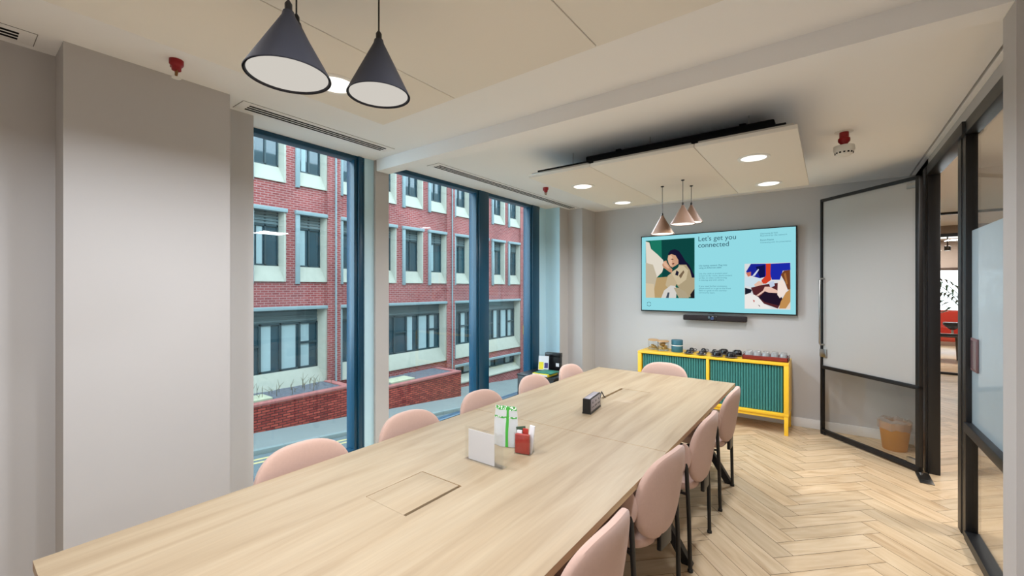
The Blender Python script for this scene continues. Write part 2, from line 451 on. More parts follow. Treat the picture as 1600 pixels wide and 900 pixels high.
# linear air diffusers in the ceiling
def vent(label, y0, y1, x0=-2.985, x1=-2.835, n=3):
    t = thing('linear_air_vent', label, 'air vent', ((x0 + x1) / 2, (y0 + y1) / 2, CEIL), 'linear air vents along the window')
    MB().box(x0, x1, y0, y1, CEIL - 0.004, CEIL + 0.0005, 0.0015).build('vent_plate', ceil_m, t)
    w = (x1 - x0 - 0.05) / n
    for i in range(n):
        a = x0 + 0.025 + i * w
        MB().box(a + 0.006, a + w - 0.010, y0 + 0.05, y1 - 0.05, CEIL - 0.0055, CEIL - 0.0035).build('slot', dark_m, t)
    MB().box(x0 - 0.003, x1 + 0.003, y0 - 0.003, y1 + 0.003, CEIL - 0.0015, CEIL + 0.0005).build('vent_edge', principled('vent_edge_line', srgb(120, 116, 112), 0.6), t)
vent('white slotted ceiling vent before the near wall column', -1.1, 0.264)
vent('white slotted ceiling vent above the narrow single window', 1.10, 2.21)
vent('long white slotted ceiling vent above the wide double window', 2.70, 5.40)

# sprinklers with red caps, smoke detector
def sprinkler(label, x, y):
    t = thing('ceiling_sprinkler', label, 'sprinkler', (x, y, CEIL), 'red capped ceiling sprinklers')
    MB().lathe([(0.030, 0), (0.030, -0.022), (0.024, -0.03), (0.020, -0.036), (0.020, -0.05), (0.012, -0.055)], x, y, CEIL, 16).box(x - 0.028, x - 0.010, y - 0.02, y + 0.02, CEIL - 0.035, CEIL - 0.004, 0.004).build('red_cap', red_m, t)
    MB().tube([(x, y, CEIL - 0.05), (x, y, CEIL - 0.085)], 0.005, 8).tube([(x - 0.013, y, CEIL - 0.05), (x - 0.015, y, CEIL - 0.07), (x, y, CEIL - 0.085)], 0.003, 6).tube([(x + 0.013, y, CEIL - 0.05), (x + 0.015, y, CEIL - 0.07), (x, y, CEIL - 0.085)], 0.003, 6).build('sprinkler_head', principled('brass', srgb(150, 110, 70), 0.4, metal=0.8), t)
    MB().lathe([(0.002, -0.086), (0.020, -0.086), (0.020, -0.089), (0.002, -0.089)], x, y, CEIL, 16).build('deflector', white_plastic, t)
sprinkler('red capped sprinkler on the ceiling by the near wall column', -2.60, 0.706)
sprinkler('red capped sprinkler on the ceiling beyond the beam', -2.56, 4.08)
t = thing('smoke_detector', 'white round smoke detector on a red base on the ceiling', 'smoke detector', (0.085, 3.91, CEIL))
x, y = 0.085, 3.91
MB().lathe([(0.055, 0), (0.055, -0.004), (0.032, -0.006)], x, y, CEIL, 24).build('ceiling_plate', white_plastic, t)
MB().lathe([(0.028, -0.004), (0.028, -0.045), (0.036, -0.05), (0.036, -0.07), (0.020, -0.09), (0.018, -0.105)], x, y, CEIL, 20).build('red_base', red_m, t)
MB().lathe([(0.018, -0.10), (0.062, -0.105), (0.064, -0.135), (0.056, -0.15), (0.05, -0.162), (0.034, -0.176), (0.001, -0.18)], x, y, CEIL, 32).build('detector_body', white_plastic, t)
vb = MB()
for i in range(14):
    a = 2 * PI * i / 14
    vb.box(-0.006, 0.006, -0.004, 0.004, -0.160, -0.151, M=Matrix.Translation((x, y, CEIL)) @ Matrix.Rotation(a, 4, 'Z') @ Matrix.Translation((0, -0.0515, 0)))
vb.build('vent_slots', dark_m, t)

# acoustic rafts under the ceiling
RZ = 2.48
RX = [(-2.0, -1.447), (-1.443, -0.707), (-0.703, -0.145)]
def raft(label, y0, y1):
    t = thing('acoustic_ceiling_raft', label, 'ceiling raft', (-1.07, (y0 + y1) / 2, CEIL), 'suspended acoustic rafts')
    for a, b in RX:
        p = MB().box(a, b, y0, y1, RZ, RZ + 0.026, 0.003).build('raft_panel', raft_m, t)
        MB().box(a + 0.02, b - 0.02, y0 + 0.012, y1 - 0.012, RZ + 0.026, RZ + 0.04, 0.002).build('raft_tray', steel, p)
        for yy in (y0 + 0.25, y1 - 0.25):
            MB().tube([((a + b) / 2, yy, RZ + 0.03), ((a + b) / 2, yy, CEIL)], 0.003, 6).build('hanger_wire', steel, t)
    for yy in (y0 + 0.06, y1 - 0.06):
        MB().box(RX[0][0] + 0.06, RX[2][1] - 0.06, yy - 0.02, yy + 0.02, RZ + 0.04, RZ + 0.062).build('support_rail', dark_m, t)
    return t
raft('beige acoustic ceiling raft at the near end, before the beam', -0.22, 1.485)
raft('white acoustic ceiling raft with lit downlights, in front of the screen wall', 2.925, 4.60)
# added dark blocks standing for the shade in the gap over the far raft
gap_shade = thing('gap_shade_block', 'added dark block standing for the shade above the far ceiling raft', 'shade block', (-1.05, 3.95, CEIL))
MB().box(-1.60, -0.28, 3.16, 4.35, 2.565, 2.645, 0.01).build('shade_slab', dark_m, gap_shade)
MB().box(-1.86, -1.60, 3.30, 4.2, 2.585, 2.64, 0.01).build('shade_slab_side', dark_m, gap_shade)
MB().box(-1.4, -1.36, 3.3, 4.3, 2.64, CEIL).build('shade_slab_hanger', dark_m, gap_shade)
MB().box(-0.5, -0.46, 3.3, 4.3, 2.64, CEIL).build('shade_slab_hanger', dark_m, gap_shade)

def downlight(label, x, y):
    t = thing('recessed_downlight', label, 'downlight', (x, y, RZ), 'downlights in the rafts')
    MB().lathe([(0.078, -0.002), (0.082, -0.006), (0.100, -0.005), (0.103, 0.0), (0.078, 0.001)], x, y, RZ, 40, closed=True).build('trim_ring', white_plastic, t)
    MB().lathe([(0.0005, -0.0035), (0.079, -0.0035)], x, y, RZ, 40).build('light_disc', led, t)
    l = bpy.data.lights.new('downlight_lamp', 'AREA'); l.shape = 'DISK'; l.size = 0.155; l.energy = DL; l.color = (0.91, 0.97, 1.06); l.spread = math.radians(165)
    o = bpy.data.objects.new('downlight_lamp', l); COL.objects.link(o); o.parent = t; o.location = (0, 0, -0.012)
DL = 14.0
for nm, x, y in (('lit downlight in the far raft, window side, before the pendants', -1.77, 3.44), ('lit downlight in the far raft, window side, nearest the screen wall', -1.765, 4.35),
                 ('largest lit downlight in the far raft, on the door side', -0.425, 3.40), ('lit downlight in the far raft, door side, nearest the screen wall', -0.425, 4.31),
                 ('lit downlight in the near raft, between the two big dark pendants', -1.77, 1.06), ('lit downlight in the near raft, window side, behind the camera', -1.77, 0.12),
                 ('lit downlight in the near raft, door side, nearest the beam', -0.425, 1.02), ('lit downlight in the near raft, door side, behind the camera', -0.425, 0.10)):
    downlight(nm, x, y)

# cone pendants
def pendant(label, x, y, z, h, r, shade, diff, group, power):
    t = thing('cone_pendant_lamp', label, 'pendant lamp', (x, y, RZ), group)
    MB().tube([(x, y, RZ), (x, y, z + h)], 0.0026, 8).build('cord', black_plastic, t)
    MB().lathe([(0.0005, 0), (0.014, 0), (0.014, -0.006), (0.004, -0.01)], x, y, RZ, 16).build('ceiling_cup', black_plastic, t)
    s = MB().lathe([(r, 0), (r + 0.001, 0.002), (0.016, h - 0.012), (0.013, h), (0.004, h + 0.004), (0.003, h + 0.001), (0.010, h - 0.004), (0.013, h - 0.018), (r - 0.004, 0.001)], x, y, z, 64, closed=True).build('shade', shade, t, sharp=50)
    MB().lathe([(0.006, 0), (0.009, 0.002), (0.009, 0.022), (0.004, 0.03)], x, y, z + h - 0.003, 16).build('cord_grip', black_plastic, s)
    MB().lathe([(0.0005, 0.006), (r * 0.6, 0.005), (r - 0.007, 0.0045)], x, y, z, 48).build('diffuser', diff, t)
    l = bpy.data.lights.new('pendant_bulb', 'AREA'); l.shape = 'DISK'; l.size = r * 1.7; l.energy = power; l.color = (1.0, 0.95, 0.86); l.spread = math.radians(170)
    o = bpy.data.objects.new('pendant_bulb', l); COL.objects.link(o); o.parent = t; o.location = (0, 0, z - 0.004 - RZ)
g1, g2 = 'dark cone pendants under the near raft', 'lit brown cone pendants before the screen'
pendant('largest dark navy cone pendant, nearest the camera', -1.10, 0.53, 2.105, 0.165, 0.100, navy_shade, opal_soft, g1, 1.2)
pendant('dark navy cone pendant hanging beyond the largest one, nearer the beam', -1.123, 0.817, 2.166, 0.174, 0.094, navy_shade, opal_soft, g1, 1.2)
pendant('dark navy cone pendant hidden behind the largest one, only its cord showing', -1.300, 0.650, 2.205, 0.170, 0.094, navy_shade, opal_soft, g1, 1.2)
pendant('lit dark cone pendant hanging lowest, before the screen corner', -1.20, 3.87, 2.050, 0.165, 0.100, lamplit_shade, opal, g2, 1.4)
pendant('lit dark cone pendant in the middle of the far cluster', -0.99, 3.74, 2.105, 0.160, 0.100, lamplit_shade, opal, g2, 1.4)
pendant('lit dark cone pendant highest and farthest of the far cluster', -0.985, 3.995, 2.150, 0.155, 0.094, lamplit_shade, opal, g2, 1.4)

# ------------------------------------------------------------------ meeting table
TZ = 0.74; TT = 0.028
tb = thing('meeting_table', 'long pale oak meeting table with black splayed legs', 'table', (-1.3, 2.16, 0))
def top_with_hatch(y0, y1, hx0, hx1, hy0, hy1):
    m = MB()
    x0, x1 = -1.945, -0.660
    z0, z1 = TZ - TT, TZ
    xs = [x0, hx0, hx1, x1]; ys = [y0, hy0, hy1, y1]
    for i in range(3):
        for j in range(3):
            if i == 1 and j == 1: continue
            a, b, c, d = xs[i], xs[i + 1], ys[j], ys[j + 1]
            m.face([(a, c, z1), (b, c, z1), (b, d, z1), (a, d, z1)]); m.face([(a, c, z0), (a, d, z0), (b, d, z0), (b, c, z0)])
    for (a, c), (b, d) in (((x0, y0), (x1, y0)), ((x1, y0), (x1, y1)), ((x1, y1), (x0, y1)), ((x0, y1), (x0, y0))):
        m.face([(a, c, z0), (b, d, z0), (b, d, z1), (a, c, z1)], 1)
    for (a, c), (b, d) in (((hx0, hy0), (hx1, hy0)), ((hx1, hy0), (hx1, hy1)), ((hx1, hy1), (hx0, hy1)), ((hx0, hy1), (hx0, hy0))):
        m.face([(a, c, z0), (b, d, z0), (b, d, z1), (a, c, z1)], 1)
    return m.build('tabletop', [table_m, edge_m], tb)
top_with_hatch(0.172, 2.198, -1.48, -1.236, 1.015, 1.31)
top_with_hatch(2.202, 4.145, -1.385, -1.14, 2.98, 3.375)
MB().box(-1.4785, -1.252, 1.017, 1.3065, TZ - 0.02, TZ - 0.0005, 0.001).build('cable_hatch', table_m, tb)
MB().box(-1.363, -1.1415, 2.982, 3.3715, TZ - 0.02, TZ - 0.0005, 0.001).build('cable_hatch', table_m, tb)
for hy in ((1.0, 1.33), (2.96, 3.39)):
    MB().box(-1.49 if hy[0] < 2 else -1.4, -1.22 if hy[0] < 2 else -1.13, hy[0], hy[1], TZ - 0.09, TZ - TT + 0.001).build('cable_tray', dark_m, tb)
MB().box(-1.62, -1.56, 0.5, 3.85, 0.66, TZ - TT, 0.003).box(-1.05, -0.99, 0.5, 3.85, 0.66, TZ - TT, 0.003).build('underframe', black_metal, tb)
for yy in (0.50, 1.85, 2.55, 3.80):
    for s in (-1, 1):
        f, u = -1.3025 + s * 0.655, -1.3025 + s * 0.235
        MB().prism([(f - 0.028, 0), (f + 0.028, 0), (u + 0.028, 0.66), (u - 0.028, 0.66)], yy - 0.022, yy + 0.022, 'y').build('table_leg', black_metal, tb)
    MB().box(-1.60, -1.0, yy - 0.022, yy + 0.022, 0.64, 0.68, 0.003).build('cross_bar', black_metal, tb)

# ------------------------------------------------------------------ chairs
def make_chair(label, group):
    t = thing('upholstered_chair', label, 'chair', (0, 0, 0), group)
    def warp_back(p):
        k = 1.0 + 0.16 * (p.z / 0.195) if p.z < 0 else 1.0 - 0.02 * (p.z / 0.195)
        x = p.x * k
        return Vector((x, p.y + 0.85 * x * x - 0.14 * p.z, p.z))
    MB().pad(0.235, 0.197, 0.027, 0.55, 0.72, Matrix.Translation((0, -0.042, 0.636)), warp_back, 64, 18).build('backrest', fabric, t)
    def warp_seat(p):
        return Vector((p.x, p.y + 0.55 * p.x * p.x + (-0.12 * (p.z - 0.1) if p.z > 0.1 else 0), p.z))
    Ms = Matrix.Translation((0, 0.225, 0.425)) @ Matrix.Rotation(PI / 2, 4, 'X')
    # seat: outline in x / forward direction, thickness upward
    MB().pad(0.236, 0.228, 0.040, 0.55, 0.66, Matrix(((1, 0, 0, 0), (0, 0, 1, 0.225), (0, 1, 0, 0.425), (0, 0, 0, 1))), warp_seat, 64, 16).build('seat', fabric, t)
    for s in (-1, 1):
        Ml = Matrix.Translation((s * 0.243, 0.028, 0.628)) @ Matrix.Rotation(s * 1.25, 4, 'Z')
        MB().pad(0.036, 0.078, 0.014, 0.8, 1.15, Ml, None, 32, 12).build('side_wing', fabric, t)
        MB().tube([(s * 0.236, 0.0, 0.008), (s * 0.240, 0.006, 0.30), (s * 0.243, 0.020, 0.60)], 0.0115, 12).lathe([(0.015, 0), (0.015, 0.012), (0.0115, 0.016)], s * 0.236, 0, 0, 12).build('leg', black_metal, t)
        MB().tube([(s * 0.215, 0.455, 0.008), (s * 0.200, 0.405, 0.40)], 0.0115, 12).lathe([(0.015, 0), (0.015, 0.012), (0.0115, 0.016)], s * 0.215, 0.455, 0, 12).build('leg', black_metal, t)
    fr = MB().tube([(-0.16, 0.08, 0.386), (0.16, 0.08, 0.386), (0.16, 0.37, 0.386), (-0.16, 0.37, 0.386), (-0.16, 0.08, 0.386)], 0.009, 10)
    for s in (-1, 1): fr.tube([(s * 0.240, 0.010, 0.425), (s * 0.16, 0.09, 0.392)], 0.008, 10)
    fr.build('seat_frame', black_metal, t)
    MB().box(-0.06, 0.06, -0.035, -0.012, 0.38, 0.52, 0.006).build('back_bracket', black_metal, t)
    return t
GC = 'dusty pink chairs round the meeting table'
RXP = -0.618
spots = [((RXP, 1.27, 0), PI / 2 - 0.03, 'dusty pink chair on the door side of the table, nearest the camera'),
         ((RXP - 0.018, 2.005, 0), PI / 2 - 0.10, 'dusty pink chair on the door side of the table, second from the camera'),
         ((RXP, 2.72, 0), PI / 2, 'dusty pink chair on the door side of the table, third from the camera'),
         ((RXP, 3.525, 0), PI / 2, 'dusty pink chair on the door side of the table, nearest the yellow sideboard'),
         ((-1.965, 1.03, 0), -PI / 2, 'dusty pink chair on the window side, nearest the camera, back showing below the first window'),
         ((-1.965, 1.665, 0), -PI / 2, 'dusty pink chair on the window side, second from the camera, before the pier between windows'),
         ((-1.965, 2.31, 0), -PI / 2, 'dusty pink chair on the window side, third from the camera, level with the gift bag'),
         ((-1.965, 2.985, 0), -PI / 2, 'dusty pink chair on the window side, fourth from the camera'),
         ((-1.965, 3.62, 0), -PI / 2, 'dusty pink chair on the window side, farthest, beside the black cabinet'),
         ((-1.305, 4.235, 0), PI, 'dusty pink chair at the far end of the table, before the sideboard')]
c0 = make_chair(spots[0][2], GC)
c0.location = spots[0][0]; c0.rotation_euler = (0, 0, spots[0][1])
for p, r, lb in spots[1:]:
    dup(c0, p, r, lb, GC)

# ------------------------------------------------------------------ things on the table
t = thing('sign_holder', 'clear acrylic sign holder with a blank white card, on the table', 'sign holder', (-1.31, 1.535, TZ))
MB().box(-1.425, -1.195, 1.532, 1.535, TZ, TZ + 0.158).box(-1.425, -1.195, 1.539, 1.542, TZ, TZ + 0.158).box(-1.425, -1.195, 1.52, 1.57, TZ, TZ + 0.003).build('acrylic_stand', acrylic, t)
MB().box(-1.405, -1.245, 1.536, 1.538, TZ + 0.004, TZ + 0.148).build('card', paper, t)

green_m = principled('green_ribbon', srgb(70, 170, 60), 0.45, noise=0.1, nscale=30)
greenpat, nt, out = new_mat('green_leaf_print')
pn = nt.nodes.new('ShaderNodeBsdfPrincipled'); vo = nt.nodes.new('ShaderNodeTexVoronoi'); vo.inputs['Scale'].default_value = 110
tcn = nt.nodes.new('ShaderNodeTexCoord'); nt.links.new(tcn.outputs['Object'], vo.inputs['Vector'])
rp = nt.nodes.new('ShaderNodeValToRGB'); rp.color_ramp.elements[0].color = srgb(236, 240, 230); rp.color_ramp.elements[1].color = srgb(60, 160, 56)
rp.color_ramp.elements[0].position = 0.36; rp.color_ramp.elements[1].position = 0.5
nt.links.new(vo.outputs['Distance'], rp.inputs[0]); nt.links.new(rp.outputs[0], pn.inputs['Base Color']); nt.links.new(pn.outputs[0], out.inputs[0])
bag_m = glass('white_clear_bag', (0.9, 0.92, 0.92, 1), 1.0, 0.12, 0.72, (0.86, 0.87, 0.88, 1))
t = thing('gift_bag', 'clear and white bag of mints tied with green ribbon, on the table', 'bag', (-1.37, 1.79, TZ))
GM = Matrix.Translation((-1.370, 1.79, TZ)) @ Matrix.Rotation(0.25, 4, 'Z')
def bagpt(u, v, side):
    w = 0.072 - 0.012 * v; th = 0.030 * (1 - v) ** 0.7 + 0.0025
    wob = 0.003 * math.sin(7 * u + 9 * v)
    return GM @ Vector((u * w, side * th * (1 - 0.75 * u * u) + wob, 0.003 + 0.205 * v))
b = MB(); N = 12
for side in (-1, 1):
    for i in range(N):
        for j in range(N):
            us = [-1 + 2 * i / N, -1 + 2 * (i + 1) / N]; vs = [j / N, (j + 1) / N]
            b.face([bagpt(us[0], vs[0], side), bagpt(us[1], vs[0], side), bagpt(us[1], vs[1], side), bagpt(us[0], vs[1], side)], 0, True)
b.face([bagpt(-1 + 2 * i / N, 0, -1) for i in range(N + 1)] + [bagpt(1 - 2 * i / N, 0, 1) for i in range(N + 1)])
b.build('bag_body', bag_m, t)
for v0, v1 in ((0.90, 1.0), (0.70, 0.745)):
    q = MB()
    for i in range(N):
        us = [-1 + 2 * i / N, -1 + 2 * (i + 1) / N]
        o_ = GM.to_3x3() @ Vector((0, -0.0012, 0))
        q.face([bagpt(us[0], v0, -1) + o_, bagpt(us[1], v0, -1) + o_, bagpt(us[1], v1, -1) + o_, bagpt(us[0], v1, -1) + o_], 0, True)
    q.build('printed_band', greenpat, t)
q = MB()
for j in range(N):
    vs = [j / N, (j + 1) / N]; o_ = GM.to_3x3() @ Vector((0, -0.002, 0))
    q.face([bagpt(0.12, vs[0], -1) + o_, bagpt(0.34, vs[0], -1) + o_, bagpt(0.34, vs[1], -1) + o_, bagpt(0.12, vs[1], -1) + o_], 0, True)
q.build('ribbon', green_m, t)
mint_m = principled('mint_sweets', srgb(236, 236, 232), 0.5, noise=0.2, nscale=60)
q = MB()
for i in range(40):
    u, v = random.uniform(-0.8, 0.8), random.uniform(0.02, 0.5); th = 0.02 * (1 - v)
    c = GM @ Vector((u * 0.055, random.uniform(-th, th) * 0.5, 0.012 + 0.19 * v))
    q.lathe([(0.001, -0.004), (0.007, -0.004), (0.008, 0), (0.007, 0.004), (0.001, 0.004)], c.x, c.y, c.z, 10)
tag(q.build('mints', mint_m, t), kind='stuff')
# acrylic caddy with red tea packets
t = thing('sachet_caddy', 'small clear caddy of red and white sachets beside the gift bag', 'caddy', (-1.235, 1.765, TZ))
CM = Matrix.Translation((-1.235, 1.765, TZ)) @ Matrix.Rotation(0.22, 4, 'Z')
m = MB()
for (a, b_, c_, d_, h0, h1) in ((-0.043, 0.043, -0.032, -0.0295, 0, 0.105), (-0.043, 0.043, 0.0295, 0.032, 0, 0.105), (-0.043, -0.0405, -0.032, 0.032, 0, 0.105), (0.0405, 0.043, -0.032, 0.032, 0, 0.105), (-0.043, 0.043, -0.032, 0.032, 0, 0.003)):
    m.box(a, b_, c_, d_, h0, h1, M=CM)
m.build('acrylic_box', acrylic, t)
red_card = principled('red_packet', srgb(172, 50, 40), 0.5, noise=0.25, nscale=70)
MB().box(-0.039, 0.036, -0.029, -0.008, 0.004, 0.098, 0.002, M=CM).build('red_packet', red_card, t)
MB().box(-0.038, -0.012, -0.006, 0.004, 0.004, 0.110, 0.001, M=CM).build('white_sachet', paper, t)
MB().box(0.014, 0.040, -0.004, 0.006, 0.004, 0.145, 0.001, M=CM @ Matrix.Rotation(0.12, 4, 'Y')).build('white_sachet', paper, t)
MB().box(-0.012, 0.016, 0.008, 0.016, 0.004, 0.118, 0.001, M=CM).build('red_packet', red_card, t)
MB().box(-0.030, 0.02, 0.018, 0.026, 0.004, 0.125, 0.001, M=CM @ Matrix.Rotation(-0.2, 4, 'Y')).build('green_packet', principled('dark_green_packet', srgb(60, 78, 58), 0.5), t)

# power unit and its cable
t = thing('power_socket_block', 'black tabletop power socket block with grey sockets and cable', 'power block', (-1.300, 2.66, TZ))
PM = Matrix.Translation((-1.300, 2.66, TZ)) @ Matrix.Rotation(0.14, 4, 'Z')
MB().prism([(-0.031, 0), (0.031, 0), (0.027, 0.012), (0.025, 0.098), (-0.025, 0.098), (-0.027, 0.012)], -0.112, 0.112, 'y').build('housing', black_plastic, t)
ho = t.children[0]
for v in ho.data.vertices:   # prism was laid at the world origin: move it to the block's place
    w = PM @ (v.co + Vector(WL[t.name])); v.co = w - Vector(WL[t.name])
MB().box(0.0262, 0.0285, -0.100, 0.100, 0.014, 0.092, 0.001, M=PM).build('socket_panel', grey_plastic, t)
MB().box(-0.020, 0.020, -0.104, 0.104, 0.0975, 0.1005, 0.001, M=PM).build('top_panel', grey_plastic, t)
for k in range(3):
    c = -0.066 + 0.066 * k
    MB().box(0.028, 0.0295, c - 0.006, c + 0.006, 0.062, 0.074, M=PM).box(0.028, 0.0295, c - 0.018, c - 0.008, 0.034, 0.044, M=PM).box(0.028, 0.0295, c + 0.008, c + 0.018, 0.034, 0.044, M=PM).build('socket', black_plastic, t)
MB().tube([(-1.300, 2.775, 0.772), (-1.315, 2.82, 0.778), (-1.335, 2.88, 0.80), (-1.348, 2.92, 0.805), (-1.360, 2.96, 0.785), (-1.368, 3.0, 0.755), (-1.372, 3.04, 0.735), (-1.372, 3.10, 0.715)], 0.0042, 10).build('cable', black_plastic, t)

# ------------------------------------------------------------------ sideboard
SX0, SX1, SY0, SY1, SZ0, SZ1 = -1.975, -0.345, 5.36, 5.79, 0.200, 0.768
sb = thing('tambour_sideboard', 'yellow sideboard with two teal ribbed tambour doors', 'sideboard', ((SX0 + SX1) / 2, 5.57, 0))
MB().box(SX0, SX1, SY0, SY1, SZ1 - 0.028, SZ1, 0.003).build('top_panel', yellow, sb)
MB().box(SX0, SX1, SY0, SY1, SZ0, SZ0 + 0.032, 0.003).build('bottom_panel', yellow, sb)
MB().box(SX0, SX0 + 0.045, SY0, SY1, SZ0 + 0.032, SZ1 - 0.028, 0.002).build('side_panel', yellow, sb)
MB().box(SX1 - 0.045, SX1, SY0, SY1, SZ0 + 0.032, SZ1 - 0.028, 0.002).build('side_panel', yellow, sb)
MB().box(-1.158, -1.128, SY0, SY1 - 0.02, SZ0 + 0.032, SZ1 - 0.028, 0.002).build('divider', yellow, sb)
MB().box(SX0 + 0.045, SX1 - 0.045, SY1 - 0.015, SY1 - 0.003, SZ0 + 0.032, SZ1 - 0.028).build('back_panel', yellow, sb)
def tambour(a, b):
    m = MB(); n = 27; w = (b - a) / n; z0, z1 = SZ0 + 0.036, SZ1 - 0.040
    for i in range(n):
        x0 = a + i * w; P = []
        for k in range(7):
            th = PI * k / 6
            P.append((x0 + w / 2 - (w / 2 - 0.0015) * math.cos(th), SY0 + 0.034 - 0.010 * math.sin(th)))
        P += [(x0 + w - 0.0015, SY0 + 0.042), (x0 + 0.0015, SY0 + 0.042)]
        m.prism(P, z0, z1, 'z')
    m.build('tambour_door', teal, sb)
    MB().box(a, b, SY0 + 0.042, SY0 + 0.05, z0, z1 + 0.01).build('door_backing', dark_m, sb)
tambour(SX0 + 0.055, -1.164); tambour(-1.122, SX1 - 0.053)
for a in (SX0 + 0.004, SX1 - 0.042):
    for b in (SY0 + 0.004, SY1 - 0.042):
        MB().box(a, a + 0.038, b, b + 0.038, 0, SZ0 - 0.001, 0.003).build('leg', yellow, sb)
MB().box(SX0 + 0.04, SX1 - 0.04, SY0 + 0.012, SY0 + 0.03, SZ0 - 0.034, SZ0 - 0.001, 0.002).build('base_rail', yellow, sb)
MB().box(SX1 - 0.034, SX1 - 0.016, SY0 + 0.042, SY1 - 0.042, SZ0 - 0.034, SZ0 - 0.001, 0.002).build('base_rail', yellow, sb)
MB().box(SX0 + 0.016, SX0 + 0.034, SY0 + 0.042, SY1 - 0.042, SZ0 - 0.034, SZ0 - 0.001, 0.002).build('base_rail', yellow, sb)

# jars, canister
gold_m = principled('gold_foil_sachets', srgb(206, 172, 96), 0.35, metal=0.4, noise=0.45, nscale=60, bump=0.8, bscale=60)
def jar(label, x, y, w, rich):
    t = thing('tea_jar', label, 'jar', (x, y, SZ1), 'clear jars on the sideboard')
    h = 0.118
    MB().lathe([(0.001, 0), (w, 0), (w, h), (w - 0.003, h), (w - 0.003, 0.004), (0.001, 0.004)], x, y, SZ1, 28, closed=True).build('glass_wall', acrylic, t)
    MB().lathe([(0.001, h), (w + 0.004, h), (w + 0.004, h + 0.012), (w - 0.01, h + 0.018), (0.001, h + 0.018)], x, y, SZ1, 28).build('lid', principled('bamboo_lid', srgb(196, 156, 112), 0.5, noise=0.1, nscale=30), t)
    m = MB()
    for i in range(46 if rich else 26):
        a = random.uniform(0, 2 * PI); r = (w - 0.022) * math.sqrt(random.random()); z = 0.02 + random.random() * (0.085 if rich else 0.04)
        m.box(-0.014, 0.014, -0.011, 0.011, -0.003, 0.003, M=Matrix.Translation((x + r * math.cos(a), y + r * math.sin(a), SZ1 + z)) @ Matrix.Rotation(random.uniform(0, 6), 4, 'Z') @ Matrix.Rotation(random.uniform(-0.9, 0.9), 4, 'X'))
    tag(m.build('sachets', gold_m, t), kind='stuff')
jar('clear jar half full of gold sachets, at the corner end of the sideboard', -1.845, 5.58, 0.066, False)
jar('clear jar packed with gold sachets, beside the teal canister', -1.705, 5.52, 0.070, True)
canister_m = principled('teal_canister_tin', srgb(44, 98, 112), 0.45)
t = thing('canister', 'round teal canister with a white stripe, on the sideboard', 'canister', (-1.535, 5.54, SZ1))
MB().lathe([(0.001, 0), (0.066, 0), (0.068, 0.003), (0.068, 0.078), (0.067, 0.080), (0.001, 0.080)], -1.535, 5.54, SZ1, 36).build('canister_body', canister_m, t)
MB().lathe([(0.066, 0.080), (0.0685, 0.082), (0.0685, 0.148), (0.066, 0.152), (0.001, 0.152)], -1.535, 5.54, SZ1, 36).build('lid', canister_m, t)
MB().lathe([(0.0682, 0.078), (0.0695, 0.079), (0.0695, 0.089), (0.0682, 0.090)], -1.535, 5.54, SZ1, 36).build('white_stripe', white_plastic, t)

# cups on saucers
def cup_set(cup_label, saucer_label, x, y, big, ang):
    r = 0.066 if big else 0.056
    s = thing('saucer', saucer_label, 'saucer', (x, y, SZ1), 'black saucers on the sideboard')
    MB().lathe([(0.001, 0), (r * 0.55, 0), (r * 0.6, 0.004), (r, 0.013), (r, 0.016), (r * 0.62, 0.008), (0.001, 0.008)], x, y, SZ1, 32).build('saucer_dish', black_gloss, s)
    MB().lathe([(r - 0.001, 0.0155), (r + 0.001, 0.0145), (r + 0.001, 0.016), (r - 0.001, 0.0172)], x, y, SZ1, 32, closed=True).build('rim', principled('pale_rim', srgb(170, 150, 140), 0.3), s)
    t = thing('coffee_cup', cup_label, 'cup', (x, y, SZ1 + 0.008), 'black cups on the sideboard')
    z = SZ1 + 0.008
    if big:
        R, h = 0.046, 0.062
        MB().lathe([(R, 0), (R + 0.001, 0.004), (R, 0.045), (R - 0.008, h - 0.004), (R - 0.016, h), (R - 0.018, h + 0.003), (0.001, h + 0.002)], x, y, z, 32).build('cup_body', black_gloss, t)
    else:
        R, h = 0.034, 0.046
        MB().lathe([(R, 0), (R, 0.006), (R - 0.004, 0.026), (R - 0.012, 0.040), (R - 0.020, h), (0.001, h)], x, y, z, 32).build('cup_body', black_gloss, t)
    d = Vector((math.cos(ang), math.sin(ang), 0)); c = Vector((x, y, z))
    MB().tube([c + d * (R - 0.003) + Vector((0, 0, 0.012)), c + d * (R + 0.016) + Vector((0, 0, 0.012)), c + d * (R + 0.024) + Vector((0, 0, h * 0.45)), c + d * (R + 0.016) + Vector((0, 0, h * 0.72)), c + d * (R - 0.006) + Vector((0, 0, h * 0.74))], 0.0045, 8).build('handle', black_gloss, t)
names = [('nearest the teal canister, front row', -1.372, 5.44, False), ('middle of the small cups, back row', -1.385, 5.64, False), ('second of the small cups, back row', -1.255, 5.68, False),
         ('beside the stack of large cups, front row', -1.225, 5.43, False), ('last of the small cups, back row', -1.125, 5.66, False)]
for i, (w, x, y, big) in enumerate(names):
    cup_set('small black espresso cup upside down, ' + w, 'small black saucer under the espresso cup ' + w, x, y, big, 0.3)
for w, x, y in (('front row, next to the small cups', -1.055, 5.42), ('back row, next to the small cups', -1.015, 5.63), ('front row, beside the wooden tray', -0.905, 5.42), ('back row, beside the wooden tray', -0.870, 5.63)):
    cup_set('large black cup upside down, ' + w, 'large black saucer under the cup in the ' + w, x, y, True, 2.6)
